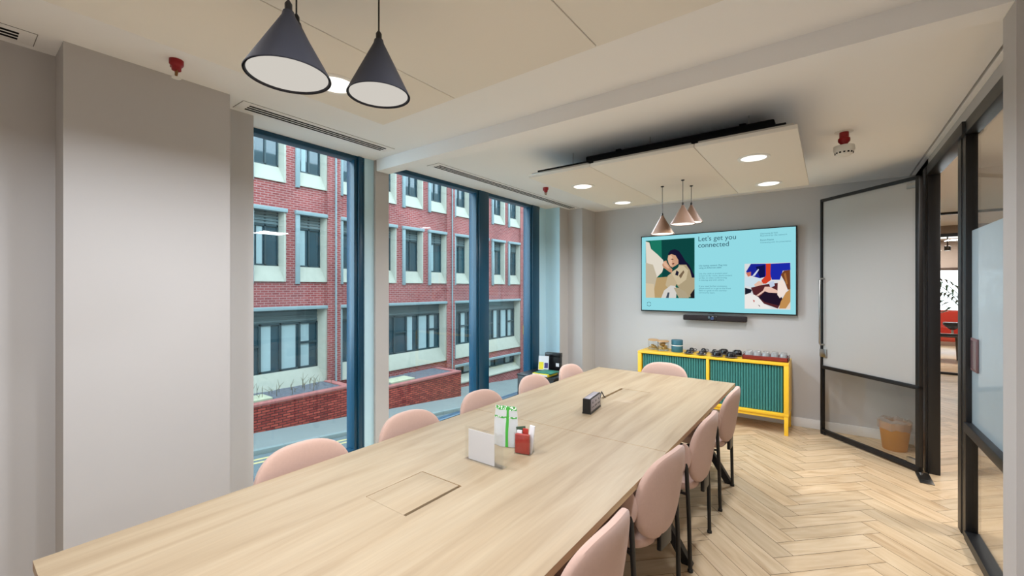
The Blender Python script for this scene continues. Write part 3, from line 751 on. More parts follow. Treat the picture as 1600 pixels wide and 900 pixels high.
# tray of tumblers
t = thing('wooden_tray', 'red brown wooden tray full of upturned glasses, on the sideboard', 'tray', (-0.570, 5.54, SZ1))
tx0, tx1, ty0, ty1 = -0.792, -0.355, 5.435, 5.665
MB().box(tx0, tx1, ty0, ty1, SZ1, SZ1 + 0.008).box(tx0, tx1, ty0, ty0 + 0.01, SZ1, SZ1 + 0.048, 0.002).box(tx0, tx1, ty1 - 0.01, ty1, SZ1, SZ1 + 0.048, 0.002).box(tx0, tx0 + 0.01, ty0, ty1, SZ1, SZ1 + 0.048, 0.002).box(tx1 - 0.01, tx1, ty0, ty1, SZ1, SZ1 + 0.048, 0.002).build('tray_box', tray_m, t)
for hx in (tx0 - 0.002, tx1 + 0.002):
    MB().tube([(hx, 5.50, SZ1 + 0.045), (hx, 5.50, SZ1 + 0.062), (hx, 5.60, SZ1 + 0.062), (hx, 5.60, SZ1 + 0.045)], 0.004, 8).build('handle', steel, t)
tumbler_m = glass('tumbler_glass', (0.86, 0.88, 0.88, 1), 1.6, 0.05, 0.35, (0.92, 0.92, 0.92, 1))
ordn = ['nearest the cups', 'second from the cups', 'in the middle', 'second from the wall end', 'nearest the door']
proto = None
for row, (yy, rl) in enumerate(((5.495, 'front row'), (5.603, 'back row'))):
    for i in range(5):
        x = tx0 + 0.052 + i * 0.0835; lb = 'upturned clear tumbler in the wooden tray, %s, %s' % (rl, ordn[i])
        if proto is None:
            proto = MB().lathe([(0.036, 0), (0.038, 0.002), (0.032, 0.074), (0.029, 0.078), (0.001, 0.078), (0.001, 0.066), (0.028, 0.066), (0.034, 0.002)], x, yy, SZ1 + 0.008, 28, closed=True).build('glass_tumbler', tumbler_m)
            px, py = x, yy; o = proto
            for v in o.data.vertices: v.co -= Vector((x, yy, SZ1 + 0.008))
            o.location = (x, yy, SZ1 + 0.008)
        else:
            o = proto.copy(); COL.objects.link(o); o.location = (x, yy, SZ1 + 0.008)
        tag(o, lb, 'glass', 'upturned glasses in the tray')

# ------------------------------------------------------------------ screen
TVY = 5.765
tv = thing('wall_television', 'large wall mounted television showing a pale blue slide', 'television', (-1.187, 5.80, 1.255))
TX0, TX1, TZ0, TZ1 = -2.080, -0.290, 1.255, 2.275
MB().box(TX0, TX1, TVY + 0.004, TVY + 0.045, TZ0, TZ1, 0.004).build('casing', black_plastic, tv)
MB().box(-1.6, -0.8, TVY + 0.045, FAR, 1.5, 2.0).build('wall_mount', dark_m, tv)
slide = emission('slide_background', srgb(150, 222, 232), 0.84)
scr = MB().box(TX0 + 0.014, TX1 - 0.014, TVY + 0.0015, TVY + 0.006, TZ0 + 0.016, TZ1 - 0.012).build('screen', slide, tv)
MB().box(-1.22, -1.15, TVY + 0.0005, TVY + 0.01, TZ0 - 0.008, TZ0 + 0.004, 0.001).build('sensor_bump', black_plastic, tv)
EM = {}
def em(r, g, b):
    k = (r, g, b)
    if k not in EM: EM[k] = emission('slide_colour_%d_%d_%d' % k, srgb(r, g, b), 0.84)
    return EM[k]
def picture(name, layers, ox, oy, sc, quad):
    """a photo on the slide: flat colour shapes on the screen plane"""
    m = MB(); mats = []
    xs = [at_y(ox + p[0] / sc, oy + p[1] / sc, TVY) for p in quad]
    X0, X1 = (xs[0][0] + xs[3][0]) / 2, (xs[1][0] + xs[2][0]) / 2; Zt, Zb = (xs[0][2] + xs[1][2]) / 2, (xs[2][2] + xs[3][2]) / 2
    for i, (col, poly) in enumerate(layers):
        mt = em(*col)
        if mt not in mats: mats.append(mt)
        pts = [at_y(ox + p[0] / sc, oy + p[1] / sc, TVY) for p in poly] if poly else [(X0, 0, Zt), (X1, 0, Zt), (X1, 0, Zb), (X0, 0, Zb)]
        y = TVY + 0.001 - i * 0.00012
        m.face([(min(max(p[0], X0), X1), y, min(max(p[2], Zb), Zt)) for p in pts], mats.index(mt))
    return m.build(name, mats, scr)
P1 = [((18, 92, 78), None),
      ((30, 120, 98), [(110, 180), (230, 170), (235, 380), (130, 300)]),
      ((14, 70, 66), [(235, 175), (585, 150), (590, 420), (560, 580), (240, 590)]),
      ((228, 220, 205), [(60, 190), (100, 200), (120, 270), (190, 330), (250, 390), (262, 440), (240, 520), (180, 580), (170, 640), (70, 640)]),
      ((196, 184, 160), [(60, 420), (140, 440), (180, 560), (170, 690), (60, 800)]),
      ((186, 158, 112), [(180, 580), (300, 570), (290, 800), (60, 800), (150, 720)]),
      ((214, 196, 164), [(60, 640), (150, 650), (160, 800), (60, 800)]),
      ((24, 22, 50), [(305, 320), (330, 285), (375, 272), (420, 290), (455, 340), (490, 400), (530, 440), (560, 500), (598, 560), (598, 640), (500, 560), (420, 430), (360, 360), (310, 350)]),
      ((176, 160, 128), [(420, 440), (500, 440), (540, 500), (560, 580), (590, 580), (598, 780), (480, 800), (430, 700), (400, 660), (400, 520)]),
      ((206, 190, 158), [(340, 520), (400, 480), (430, 450), (470, 450), (520, 500), (500, 600), (420, 660), (370, 640), (330, 600)]),
      ((196, 178, 146), [(300, 560), (340, 530), (400, 640), (380, 680), (300, 690), (275, 660)]),
      ((120, 100, 78), [(420, 560), (470, 500), (480, 520), (440, 590)]),
      ((206, 160, 130), [(298, 380), (305, 340), (340, 325), (385, 340), (415, 390), (415, 430), (385, 450), (350, 470), (330, 460), (312, 430)]),
      ((226, 184, 156), [(300, 385), (308, 350), (335, 335), (350, 360), (345, 420), (350, 450), (330, 455), (312, 430)]),
      ((110, 60, 52), [(340, 430), (362, 422), (375, 428), (358, 440)]),
      ((60, 36, 40), [(330, 382), (350, 376), (366, 384), (348, 386)]),
      ((196, 146, 116), [(240, 440), (262, 402), (285, 395), (300, 430), (330, 470), (350, 490), (345, 530), (320, 520), (280, 490), (250, 470)]),
      ((226, 180, 150), [(248, 420), (270, 400), (300, 440), (320, 480), (300, 480), (262, 452)]),
      ((30, 30, 52), [(395, 500), (420, 520), (410, 560), (380, 550)]),
      ((216, 212, 206), [(230, 800), (260, 720), (330, 665), (380, 670), (400, 700), (390, 800)]),
      ((178, 164, 136), [(365, 690), (420, 690), (500, 740), (530, 800), (420, 800)]),
      ((70, 80, 92), [(280, 800), (300, 740), (320, 740), (310, 800)]),
      ((34, 30, 34), [(545, 760), (598, 700), (598, 800), (550, 800)])]
picture('slide_photo', P1, 1000, 350, 6.92, [(55, 180), (582, 152), (598, 800), (68, 800)])
P2 = [((222, 224, 226), None),
      ((28, 38, 150), [(100, 480), (150, 400), (300, 398), (300, 530), (240, 545), (150, 520)]),
      ((30, 44, 170), [(350, 398), (545, 390), (548, 460), (470, 470), (440, 560), (360, 560), (340, 500)]),
      ((16, 20, 80), [(200, 430), (290, 410), (290, 530), (240, 540)]),
      ((214, 66, 40), [(300, 398), (350, 396), (345, 500), (355, 560), (300, 600), (240, 600), (250, 570), (300, 520)]),
      ((206, 226, 236), [(90, 530), (160, 540), (250, 545), (260, 580), (180, 640), (90, 620)]),
      ((206, 120, 96), [(100, 490), (150, 480), (150, 520), (120, 530)]),
      ((232, 190, 170), [(180, 610), (230, 570), (270, 590), (260, 620), (210, 650)]),
      ((88, 40, 44), [(150, 640), (270, 610), (430, 590), (440, 700), (470, 760), (420, 850), (280, 800), (220, 760), (180, 720)]),
      ((36, 22, 40), [(230, 740), (300, 670), (420, 700), (465, 745), (430, 820), (290, 785)]),
      ((236, 196, 180), [(200, 720), (270, 670), (290, 630), (340, 630), (420, 670), (420, 695), (330, 690), (290, 675), (230, 720)]),
      ((240, 236, 232), [(90, 700), (180, 710), (220, 730), (280, 800), (360, 850), (90, 852)]),
      ((190, 70, 60), [(170, 760), (190, 770), (180, 790)]), ((90, 60, 70), [(220, 810), (240, 820), (240, 835)]),
      ((28, 30, 44), [(90, 640), (160, 660), (150, 690), (90, 710)]),
      ((214, 224, 236), [(160, 525), (225, 450), (230, 462), (190, 520)]),
      ((196, 208, 230), [(330, 590), (380, 570), (390, 620), (345, 640)]),
      ((244, 226, 216), [(420, 580), (470, 560), (515, 650), (500, 700), (440, 745), (415, 710)]),
      ((120, 68, 40), [(450, 510), (480, 470), (545, 460), (548, 660), (520, 660), (490, 580)]),
      ((168, 110, 60), [(480, 500), (500, 490), (520, 600), (505, 610)]),
      ((196, 144, 84), [(430, 850), (450, 780), (500, 690), (548, 650), (548, 780), (500, 850)]),
      ((232, 214, 196), [(500, 852), (548, 780), (548, 852)])]
picture('slide_photo', P2, 1150, 350, 6.43, [(82, 398), (545, 388), (549, 855), (90, 858)])
ink = em(38, 74, 92); ink2 = em(84, 140, 156)
def text(body, u, v, width_px, mat, bold=False, vmid=True, lead=1.0):
    """one block of slide writing; (u, v) its top left, width in photo pixels"""
    cu = bpy.data.curves.new('txt', 'FONT'); cu.body = body; cu.size = 1; cu.space_line = lead
    if bold: cu.offset = 0.012
    o = bpy.data.objects.new('txt', cu); COL.objects.link(o)
    bpy.context.view_layer.update()
    me = bpy.data.meshes.new_from_object(o.evaluated_get(bpy.context.evaluated_depsgraph_get()))
    bpy.data.objects.remove(o)
    xs = [q.co.x for q in me.vertices]; zs = [q.co.y for q in me.vertices]
    p0 = at_y(u, v, TVY); p1 = at_y(u + width_px, v, TVY)
    k = (p1[0] - p0[0]) / (max(xs) - min(xs))
    off = Vector(WL[scr.name]); x0, z1 = min(xs), max(zs)
    for q in me.vertices:
        q.co = Vector((p0[0] + (q.co.x - x0) * k, TVY + 0.0008, p0[2] + (q.co.y - z1) * k)) - off
    me.materials.clear(); me.materials.append(mat)
    ob = bpy.data.objects.new('slide_text', me); COL.objects.link(ob); ob.parent = scr
    return ob
text("Let's get you\nconnected", 1091, 369.5, 59, ink, lead=0.95)
text("Use laptop control. Plug into\nusing an Ethernet cable", 1092, 414, 44, ink2, True)
text("Use the cable to present your\nscreen to the room, share content\nor files to video conferencing\nin one tap and with others.", 1092, 426.5, 52, ink2)
text("If you need further assistance,\nplease email us or go to the front\ndesk to speak to the member\ncommunity team.", 1092, 446, 50, ink2)
text("Username & Wifi\nPassword for the network", 1188, 364, 42, ink2)
text("Room Name", 1188, 374, 21, ink2, True)
text("Connecting with the presentation", 1188, 378, 48, ink2)
# round mark at the lower corner of the slide
lg = MB(); c = at_y(990 + 127 / 5.293, 340 + 715 / 5.293, TVY); R = 0.030
for a0, a1 in ((200, 250), (290, 340), (20, 70), (110, 160), (255, 285), (75, 105)):
    for i in range(8):
        p = []
        for aa, rr in ((i, R), (i + 1, R), (i + 1, R - 0.006), (i, R - 0.006)):
            th = math.radians(a0 + (a1 - a0) * aa / 8); p.append((c[0] + rr * math.cos(th), TVY + 0.0008, c[2] + rr * math.sin(th)))
        lg.face(p)
lg.build('slide_mark', ink, scr)

# soundbar
t = thing('video_soundbar', 'slim black video soundbar on the wall under the television', 'soundbar', (-1.15, 5.80, 1.16))
MB().box(-1.515, -0.79, 5.725, 5.80, 1.160, 1.226, 0.012, seg=3).build('bar_body', principled('black_speaker_cloth', srgb(34, 24, 26), 0.8, bump=0.3, bscale=600), t)
MB().box(-1.215, -1.115, 5.721, 5.74, 1.163, 1.223, 0.004).build('camera_module', black_gloss, t)
MB().lathe([(0.001, 0), (0.018, 0), (0.020, 0.004), (0.001, 0.005)], 0, 0, 0, 20).build('lens', principled('camera_lens', srgb(50, 70, 110), 0.1, coat=1.0), t)
ln = [c for c in t.children if c.name.startswith('lens')][0]
for v in ln.data.vertices:
    w = v.co + Vector(WL[t.name]); v.co = Vector((-1.165 + w.x, 5.7205 - w.z, 1.193 + w.y)) - Vector(WL[t.name])
MB().box(-1.3, -1.0, 5.79, FAR, 1.17, 1.215).build('wall_bracket', dark_m, t)

# ------------------------------------------------------------------ black cabinet under the window
cab = thing('low_cabinet', 'low black cabinet beside the window reveal', 'cabinet', (-2.90, 4.70, 0))
CX0, CX1, CY0, CY1, CZ = -3.20, -2.66, 4.42, 5.02, 0.478
MB().box(CX0, CX1, CY0, CY1, 0.03, CZ - 0.02, 0.004).build('cabinet_body', black_plastic, cab)
MB().box(CX0 - 0.005, CX1 + 0.01, CY0 - 0.01, CY1 + 0.01, CZ - 0.02, CZ, 0.004).build('cabinet_top', black_plastic, cab)
MB().box(CX1 - 0.002, CX1 + 0.012, CY0 + 0.01, (CY0 + CY1) / 2 - 0.003, 0.04, CZ - 0.03, 0.003).build('cabinet_door', black_metal, cab)
MB().box(CX1 - 0.002, CX1 + 0.012, (CY0 + CY1) / 2 + 0.003, CY1 - 0.01, 0.04, CZ - 0.03, 0.003).build('cabinet_door', black_metal, cab)
for a in (CX0 + 0.04, CX1 - 0.04):
    for b in (CY0 + 0.04, CY1 - 0.04):
        MB().lathe([(0.016, 0), (0.016, 0.03)], a, b, 0, 12).build('foot', black_plastic, cab)
t = thing('book', 'yellow spined book lying flat on the black cabinet', 'book', (-2.87, 4.57, CZ))
MB().box(-2.985, -2.76, 4.44, 4.68, CZ, CZ + 0.03, 0.002).build('cover', principled('yellow_cover', srgb(216, 196, 50), 0.5, noise=0.05, nscale=9), t)
MB().box(-2.98, -2.765, 4.4365, 4.439, CZ + 0.005, CZ + 0.025).build('pages', paper, t)
t = thing('magazine', 'dark green magazine lying on the yellow book', 'magazine', (-2.87, 4.58, CZ + 0.03))
MB().box(-2.96, -2.735, 4.47, 4.69, CZ + 0.03, CZ + 0.04, 0.001).build('cover', principled('green_cover', srgb(40, 110, 90), 0.5, noise=0.5, nscale=18), t)
t = thing('leaflet_stand', 'clear leaflet stand with a yellow and white flyer, on the cabinet', 'leaflet stand', (-3.045, 4.79, CZ))
LM = Matrix.Translation((-3.045, 4.79, CZ)) @ Matrix.Rotation(0.35, 4, 'Z') @ Matrix.Rotation(-0.22, 4, 'X')
MB().box(-0.075, 0.075, -0.004, -0.001, 0.0, 0.215, M=LM).box(-0.075, 0.075, 0.001, 0.004, 0.0, 0.2, M=LM).box(-0.075, 0.075, -0.02, 0.05, 0.0, 0.004, M=LM).build('acrylic_stand', acrylic, t)
MB().box(-0.068, 0.068, -0.0009, 0.0009, 0.006, 0.19, M=LM).build('flyer', paper, t)
MB().box(-0.064, 0.0, -0.0016, -0.0009, 0.012, 0.11, M=LM).build('yellow_print', principled('yellow_print', srgb(226, 206, 40), 0.6), t)
MB().box(0.012, 0.060, -0.0016, -0.0009, 0.03, 0.10, M=LM).build('purple_print', principled('purple_print', srgb(60, 46, 110), 0.6), t)
t = thing('display_box', 'black upright presentation box with a white label, on the cabinet', 'box', (-2.985, 4.93, CZ))
BM = Matrix.Translation((-2.985, 4.945, CZ)) @ Matrix.Rotation(0.12, 4, 'Z')
MB().box(-0.105, 0.115, -0.035, 0.035, 0.0, 0.215, 0.004, M=BM).build('box_body', black_plastic, t)
MB().box(-0.108, 0.118, -0.038, 0.038, 0.165, 0.222, 0.004, M=BM).build('box_lid', black_plastic, t)
MB().box(0.055, 0.10, -0.0375, -0.0352, 0.045, 0.09, M=BM).build('white_label', paper, t)

# ------------------------------------------------------------------ glazed partition and door
PX = 0.69
trim = MB()
trim.box(0.655, 0.745, 5.0, 5.16, 0, 2.605, 0.003)
j = sroot('door_frame', (0.70, 5.0, 0))
MB().box(0.655, 0.745, 5.012, 5.15, 0, 2.60, 0.003).box(0.668, 0.745, 4.995, 5.013, 0, 2.60, 0.003).build('jamb', black_metal, j)
MB().box(0.66, 0.745, 3.80, 5.0, 2.525, 2.605, 0.003).build('head', black_metal, j)
w3 = sroot('window_3', (0.70, 3.1, 0))
MB().box(0.675, 0.745, 3.905, 3.99, 0, 2.60, 0.003).box(0.680, 0.735, 3.82, 3.907, 0, 2.60, 0.003).build('window_frame', black_metal, w3)
MB().box(0.675, 0.745, 2.43, 3.83, 2.525, 2.605, 0.003).build('head', black_metal, w3)
MB().box(0.675, 0.745, 2.43, 3.83, 0, 0.055, 0.003).build('bottom_rail', black_metal, w3)
MB().box(0.672, 0.745, 2.43, 3.83, 0.675, 0.735, 0.003).build('mid_rail', black_metal, w3)
MB().box(0.708, 0.714, 2.43, 3.83, 0.05, 0.68).build('pane', door_glass, w3)
MB().box(0.708, 0.714, 2.43, 3.83, 1.925, 2.53).build('pane', door_glass, w3)
MB().box(0.708, 0.714, 2.43, 3.83, 0.73, 1.925).build('frosted_pane', frost_blue, w3)
t = thing('room_panel', 'dark room booking panel on the frosted glass partition', 'booking panel', (0.70, 3.72, 1.2))
MB().box(0.698, 0.7078, 3.66, 3.80, 1.065, 1.265, 0.003).build('panel_body', principled('dim_red_brown_panel', srgb(112, 84, 86), 0.35), t)
MB().box(0.6965, 0.6985, 3.67, 3.79, 1.08, 1.25).build('panel_screen', principled('panel_screen_glass', srgb(92, 68, 72), 0.15), t)

# the open door: hinge at the jamb, leaf swung into the room
HX, HY = 0.622, 4.965
ang = math.atan2(5.700 - HY, -0.066 - HX); DLEN = math.hypot(5.700 - HY, -0.066 - HX)
d = sroot('door_1', (0, 0, 0))
def dpart(name, mb, mat, parent=None): return mb.build(name, mat, parent or d)
m = MB()
m.box(0, 0.030, -0.02, 0.02, 0.012, 2.525, 0.002).box(DLEN - 0.022, DLEN, -0.02, 0.02, 0.012, 2.525, 0.002)
m.box(0, DLEN, -0.02, 0.02, 0.012, 0.055, 0.002).box(0, DLEN, -0.02, 0.02, 2.495, 2.525, 0.002).box(0, DLEN, -0.02, 0.02, 0.705, 0.74, 0.002)
dpart('door_frame', m, black_metal)
dpart('pane', MB().box(0.028, DLEN - 0.02, -0.004, 0.004, 0.05, 0.71), door_glass)
dpart('frosted_pane', MB().box(0.028, DLEN - 0.02, -0.004, 0.004, 0.735, 2.50), frost_door)
for s in (-1, 1):
    xx = DLEN - 0.045
    dpart('handle', MB().tube([(xx, s * 0.015, 0.965), (xx, s * 0.055, 0.965), (xx, s * 0.066, 0.98), (xx, s * 0.066, 1.655), (xx, s * 0.055, 1.67), (xx, s * 0.015, 1.67)], 0.009, 12), steel)
dpart('lock_case', MB().box(DLEN - 0.075, DLEN + 0.002, -0.028, 0.028, 0.830, 0.915, 0.003), steel)
for z in (0.06, 2.43):
    dpart('patch_fitting', MB().box(0.03, 0.11, -0.014, 0.014, z, z + 0.045, 0.004), steel)
dpart('bottom_wheel_guard', MB().box(DLEN - 0.06, DLEN - 0.005, -0.025, 0.025, 0.0, 0.03, 0.004), black_plastic)
d.location = (HX, HY, 0); d.rotation_euler = (0, 0, ang)
t = thing('floor_hinge_plate', 'steel floor hinge plate at the foot of the open door', 'hinge plate', (0.64, 4.86, 0))
MB().box(0.585, 0.672, 4.72, 4.985, 0.0005, 0.006, 0.001).build('cover_plate', principled('dark_steel_plate', srgb(110, 106, 100), 0.3, metal=0.9), t)
MB().lathe([(0.001, 0.010), (0.016, 0.010), (0.018, 0.005), (0.018, 0.0)], 0.622, 4.965, 0, 16).box(0.60, 0.655, 4.79, 4.80, 0.0055, 0.0075).build('pivot', steel, t)

# waste bin behind the door
bx, by = 0.510, 5.56
t = thing('waste_bin', 'round tan waste bin with a clear plastic liner behind the door', 'waste bin', (bx, by, 0))
MB().lathe([(0.001, 0.0), (0.088, 0.0), (0.092, 0.004), (0.122, 0.262), (0.124, 0.268), (0.120, 0.268), (0.088, 0.008), (0.001, 0.008)], bx, by, 0, 40, closed=True).build('bin_body', lino_wood, t)
lm = MB(); n = 48
for i in range(n):
    a0, a1 = 2 * PI * i / n, 2 * PI * (i + 1) / n
    def rr(a, k): return 0.1255 + k + 0.003 * math.sin(9 * a) + 0.0025 * math.sin(17 * a + 1)
    def pt(a, k, z): return (bx + rr(a, k) * math.cos(a), by + rr(a, k) * math.sin(a), z + 0.006 * math.sin(5 * a + 2) + 0.004 * math.sin(11 * a))
    lm.face([pt(a0, 0.002, 0.205), pt(a1, 0.002, 0.205), pt(a1, 0.003, 0.278), pt(a0, 0.003, 0.278)], 0, True)
    lm.face([pt(a0, 0.003, 0.278), pt(a1, 0.003, 0.278), pt(a1, -0.03, 0.298), pt(a0, -0.03, 0.298)], 0, True)
    lm.face([pt(a0, -0.03, 0.298), pt(a1, -0.03, 0.298), pt(a1, -0.05, 0.20), pt(a0, -0.05, 0.20)], 0, True)
lm.build('liner', liner_m, t)

# ------------------------------------------------------------------ corridor beyond the door
corr_m = principled('corridor_paint', srgb(158, 143, 132), 0.8, noise=0.02, nscale=1)
struct(MB().box(0.78, 4.3, -1.8, 16.6, CEIL, 2.9).box(-0.6, 0.78, 6.04, 16.6, CEIL, 2.9).build('ceiling_corridor', ceil_m))
struct(MB().box(4.2, 4.4, -1.8, 16.6, -0.1, 2.9).build('wall_corridor_side', corr_m))
struct(MB().box(0.8, 4.4, -2.0, -1.8, -0.1, 2.9).build('wall_corridor_near', corr_m))
struct(MB().box(-0.6, -0.4, 6.04, 16.6, -0.1, 2.9).build('wall_corridor_inner', corr_m))
we = MB().box(-0.6, 4.4, 16.4, 16.6, -0.1, 0.4).box(-0.6, 4.4, 16.4, 16.6, 2.05, 2.9)
struct(we.build('wall_corridor_end', corr_m))
w4 = sroot('window_4', (1.9, 16.45, 1.2))
fm = MB()
for xx in (-0.5, 0.9, 2.0, 3.1, 4.1): fm.box(xx - 0.03, xx + 0.03, 16.42, 16.5, 0.4, 2.05)
fm.build('window_frame', white_plastic, w4)
MB().box(-0.5, 4.3, 16.47, 16.475, 0.4, 2.05).build('pane', door_glass, w4)
w5 = sroot('window_5', (1.9, 10.95, 0))
f5 = MB()
f5.box(0.85, 4.2, 10.92, 10.98, 0, 0.04).box(0.85, 4.2, 10.92, 10.98, 0.70, 0.74).box(0.85, 4.2, 10.92, 10.98, 2.50, 2.56).box(3.3, 3.36, 10.92, 10.98, 0, 2.5)
f5.build('window_frame', black_metal, w5)
MB().box(0.85, 4.2, 10.947, 10.953, 0.04, 2.5).build('pane', door_glass, w5)
struct(MB().box(0.8, 4.2, 10.9, 11.0, 2.56, 2.7).build('wall_corridor_header', corr_m))
struct(MB().box(-0.4, 0.85, 10.9, 11.0, 0, 2.7).build('wall_corridor_stub', corr_m))
struct(MB().box(-0.4, 4.2, 14.2, 14.3, 2.05, 2.7).build('wall_corridor_bulkhead', corr_m))
# sofa
t = thing('red_sofa', 'coral red sofa in the room beyond the corridor', 'sofa', (2.3, 14.6, 0))
MB().box(1.3, 3.3, 14.2, 14.95, 0.30, 0.46, 0.05, seg=3).build('seat', red_fabric, t)
MB().box(1.3, 3.3, 14.85, 15.1, 0.30, 1.02, 0.06, seg=3).build('backrest', red_fabric, t)
for s in (1.25, 3.17): MB().box(s, s + 0.18, 14.2, 15.1, 0.28, 0.66, 0.05, seg=3).build('armrest', red_fabric, t)
for a in (1.35, 3.2):
    for b in (14.3, 14.95): MB().tube([(a, b, 0), (a, b, 0.3)], 0.02, 8).build('leg', black_metal, t)
t = thing('side_table', 'black side table standing before the red sofa', 'table', (2.05, 13.0, 0))
MB().lathe([(0.001, 0.53), (0.34, 0.53), (0.35, 0.545), (0.34, 0.56), (0.001, 0.56)], 2.05, 13.0, 0, 32).build('tabletop', black_metal, t)
for k in range(4):
    a = PI / 4 + k * PI / 2
    MB().tube([(2.05 + 0.26 * math.cos(a), 13.0 + 0.26 * math.sin(a), 0), (2.05 + 0.22 * math.cos(a), 13.0 + 0.22 * math.sin(a), 0.53)], 0.022, 8).build('leg', black_metal, t)
t = thing('table_lamp', 'small dark table lamp on the black side table', 'lamp', (2.12, 13.0, 0.56))
MB().lathe([(0.07, 0), (0.07, 0.02), (0.02, 0.03), (0.02, 0.12), (0.001, 0.13)], 2.12, 13.0, 0.56, 20).build('lamp_base', white_plastic, t)
MB().lathe([(0.05, 0.12), (0.15, 0.22), (0.15, 0.27), (0.001, 0.28)], 2.12, 13.0, 0.56, 20).build('lamp_shade', black_metal, t)
# potted palm
px, py = 1.66, 8.35
t = thing('potted_palm', 'potted palm with arching fronds in the corridor beyond the door', 'plant', (px, py, 0))
MB().lathe([(0.001, 0), (0.15, 0), (0.19, 0.36), (0.19, 0.40), (0.17, 0.40), (0.16, 0.34), (0.001, 0.34)], px, py, 0, 28).build('pot', black_plastic, t)
def frond(az, length, rise, z0):
    st = Vector((px, py, z0)); pts = []; d = Vector((math.cos(az), math.sin(az), 0))
    for i in range(15):
        s = i / 14
        pts.append(st + d * (length * s ** 1.1) + Vector((0, 0, rise * math.sin(s * 2.1) - 0.25 * rise * s * s)))
    m = MB().tube(pts, [0.008 * (1 - 0.8 * i / 14) for i in range(15)], 6)
    side = Vector((-d.y, d.x, 0))
    for i in range(4, 15):
        for sd in (-1, 1):
            L = 0.44 * math.sin(PI * (0.2 + 0.8 * i / 15)) + 0.06
            tip = pts[i] + (side * sd * 0.75 + d * 0.6).normalized() * L + Vector((0, 0, -0.10))
            mid = (pts[i] + tip) / 2 + Vector((0, 0, 0.03)); w = d * 0.019
            m.face([pts[i], mid - w, tip, mid + w])
    m.build('frond', leaf_m, t)
for k in range(16):
    frond(k * 2.39996, random.uniform(0.65, 1.05), random.uniform(0.5, 1.0), random.uniform(0.75, 1.15))
MB().tube([(px, py, 0.33), (px + 0.01, py, 0.8), (px, py, 1.2)], 0.025, 8).tube([(px + 0.03, py + 0.02, 0.33), (px + 0.05, py + 0.03, 0.9)], 0.016, 8).build('stem', stem_m, t)
# track spot
t = thing('ceiling_spotlight', 'small black ceiling spotlight beyond the corridor glass', 'spotlight', (1.95, 12.4, CEIL))
MB().tube([(1.95, 12.4, CEIL), (1.95, 12.4, 2.44)], 0.012, 8).lathe([(0.05, 0.0), (0.05, 0.09), (0.01, 0.1)], 1.95, 12.4, 2.34, 16).build('spot_body', black_metal, t)
MB().lathe([(0.001, -0.002), (0.04, -0.002)], 1.95, 12.4, 2.34, 16).build('spot_lens', led, t)
t = thing('ceiling_track', 'dark lighting track on the corridor ceiling', 'track', (2.2, 9.0, CEIL))
MB().box(1.1, 3.9, 8.98, 9.02, CEIL - 0.035, CEIL, 0.003).build('track_rail', black_metal, t)

# ------------------------------------------------------------------ the street outside
D = -14.0
def gz(y): return -2.36 - 0.079 * (y - 5.1)
YA, YB = -14.0, 42.0
def strip(name, xa, xb, dz, mat, za=None):
    m = MB(); n = 14
    for i in range(n):
        a = YA + (YB - YA) * i / n; b = YA + (YB - YA) * (i + 1) / n
        m.face([(xa, a, gz(a) + dz), (xb, a, gz(a) + dz), (xb, b, gz(b) + dz), (xa, b, gz(b) + dz)])
    return struct(m.build(name, mat))
strip('pavement', -14.2, -11.12, 0, paving)
m = MB()
for i in range(62):
    a = YA + 0.915 * i; b = a + 0.905
    m.prism([(-11.12, 0.002), (-10.98, 0.002), (-10.97, -0.012), (-10.97, -0.16), (-11.12, -0.16)], a, b, 'y')
for i, v in enumerate(m.v): m.v[i] = (v[0], v[1], v[2] + gz(v[1]))
struct(m.build('kerb', kerb_m))
strip('road', -10.97, -5.0, -0.115, asphalt)
strip('pavement_near', -5.0, -3.45, 0.0, paving)
strip('road_marking', -10.72, -10.63, -0.112, road_yellow)
strip('road_marking', -10.50, -10.41, -0.112, road_yellow)
# own building facade below and beside our windows
struct(MB().box(-3.65, -3.4, -14, 40, -6, -0.1).box(-3.65, -3.4, -14, -1.8, -0.1, 9).box(-3.65, -3.4, 6.1, 40, -0.1, 9).box(-3.65, -3.4, -1.8, 6.1, 2.9, 9).build('wall_outside', concrete))
struct(MB().box(-3.42, -3.2, -1.8, 6.1, -0.3, -0.01).build('floor_edge', concrete))

bld = thing('brick_office_building', 'red brick office building with concrete framed windows across the street', 'building', (D, 12.0, -4.0))
piers = [-3.45 + 5.745 * k for k in range(0, 7)]           # left edge of each pier: ..., 2.3, 8.045, 13.79, 19.53
PW = 0.475
UP_LINTEL, UP_SILL = 7.26, 4.93
F1_LINTEL, F1_SILL = 4.10, 1.77
G_LINTEL, G_BOT = 0.97, -1.72
def is_open(y, z):
    for k in range(len(piers) - 1):
        a, b = piers[k] + PW, piers[k + 1]
        if a <= y <= b:
            if G_BOT < z < G_LINTEL: return True
            if k >= 3 and -2.95 < z < -2.02: return True
            if UP_SILL < z < UP_LINTEL or F1_SILL < z < F1_LINTEL:
                for i in range(4):
                    w0 = a + i * 1.3973
                    if w0 <= y <= w0 + 1.079: return True
    return False
ys = {piers[0]}
for k in range(len(piers) - 1):
    a, b = piers[k] + PW, piers[k + 1]; ys |= {a, b}
    for i in range(4): ys |= {a + i * 1.3973, a + i * 1.3973 + 1.079}
ys = sorted(ys); zs = [-6.0, -2.95, -2.02, G_BOT, G_LINTEL, F1_SILL, F1_LINTEL, UP_SILL, UP_LINTEL, 9.6]
m = MB()
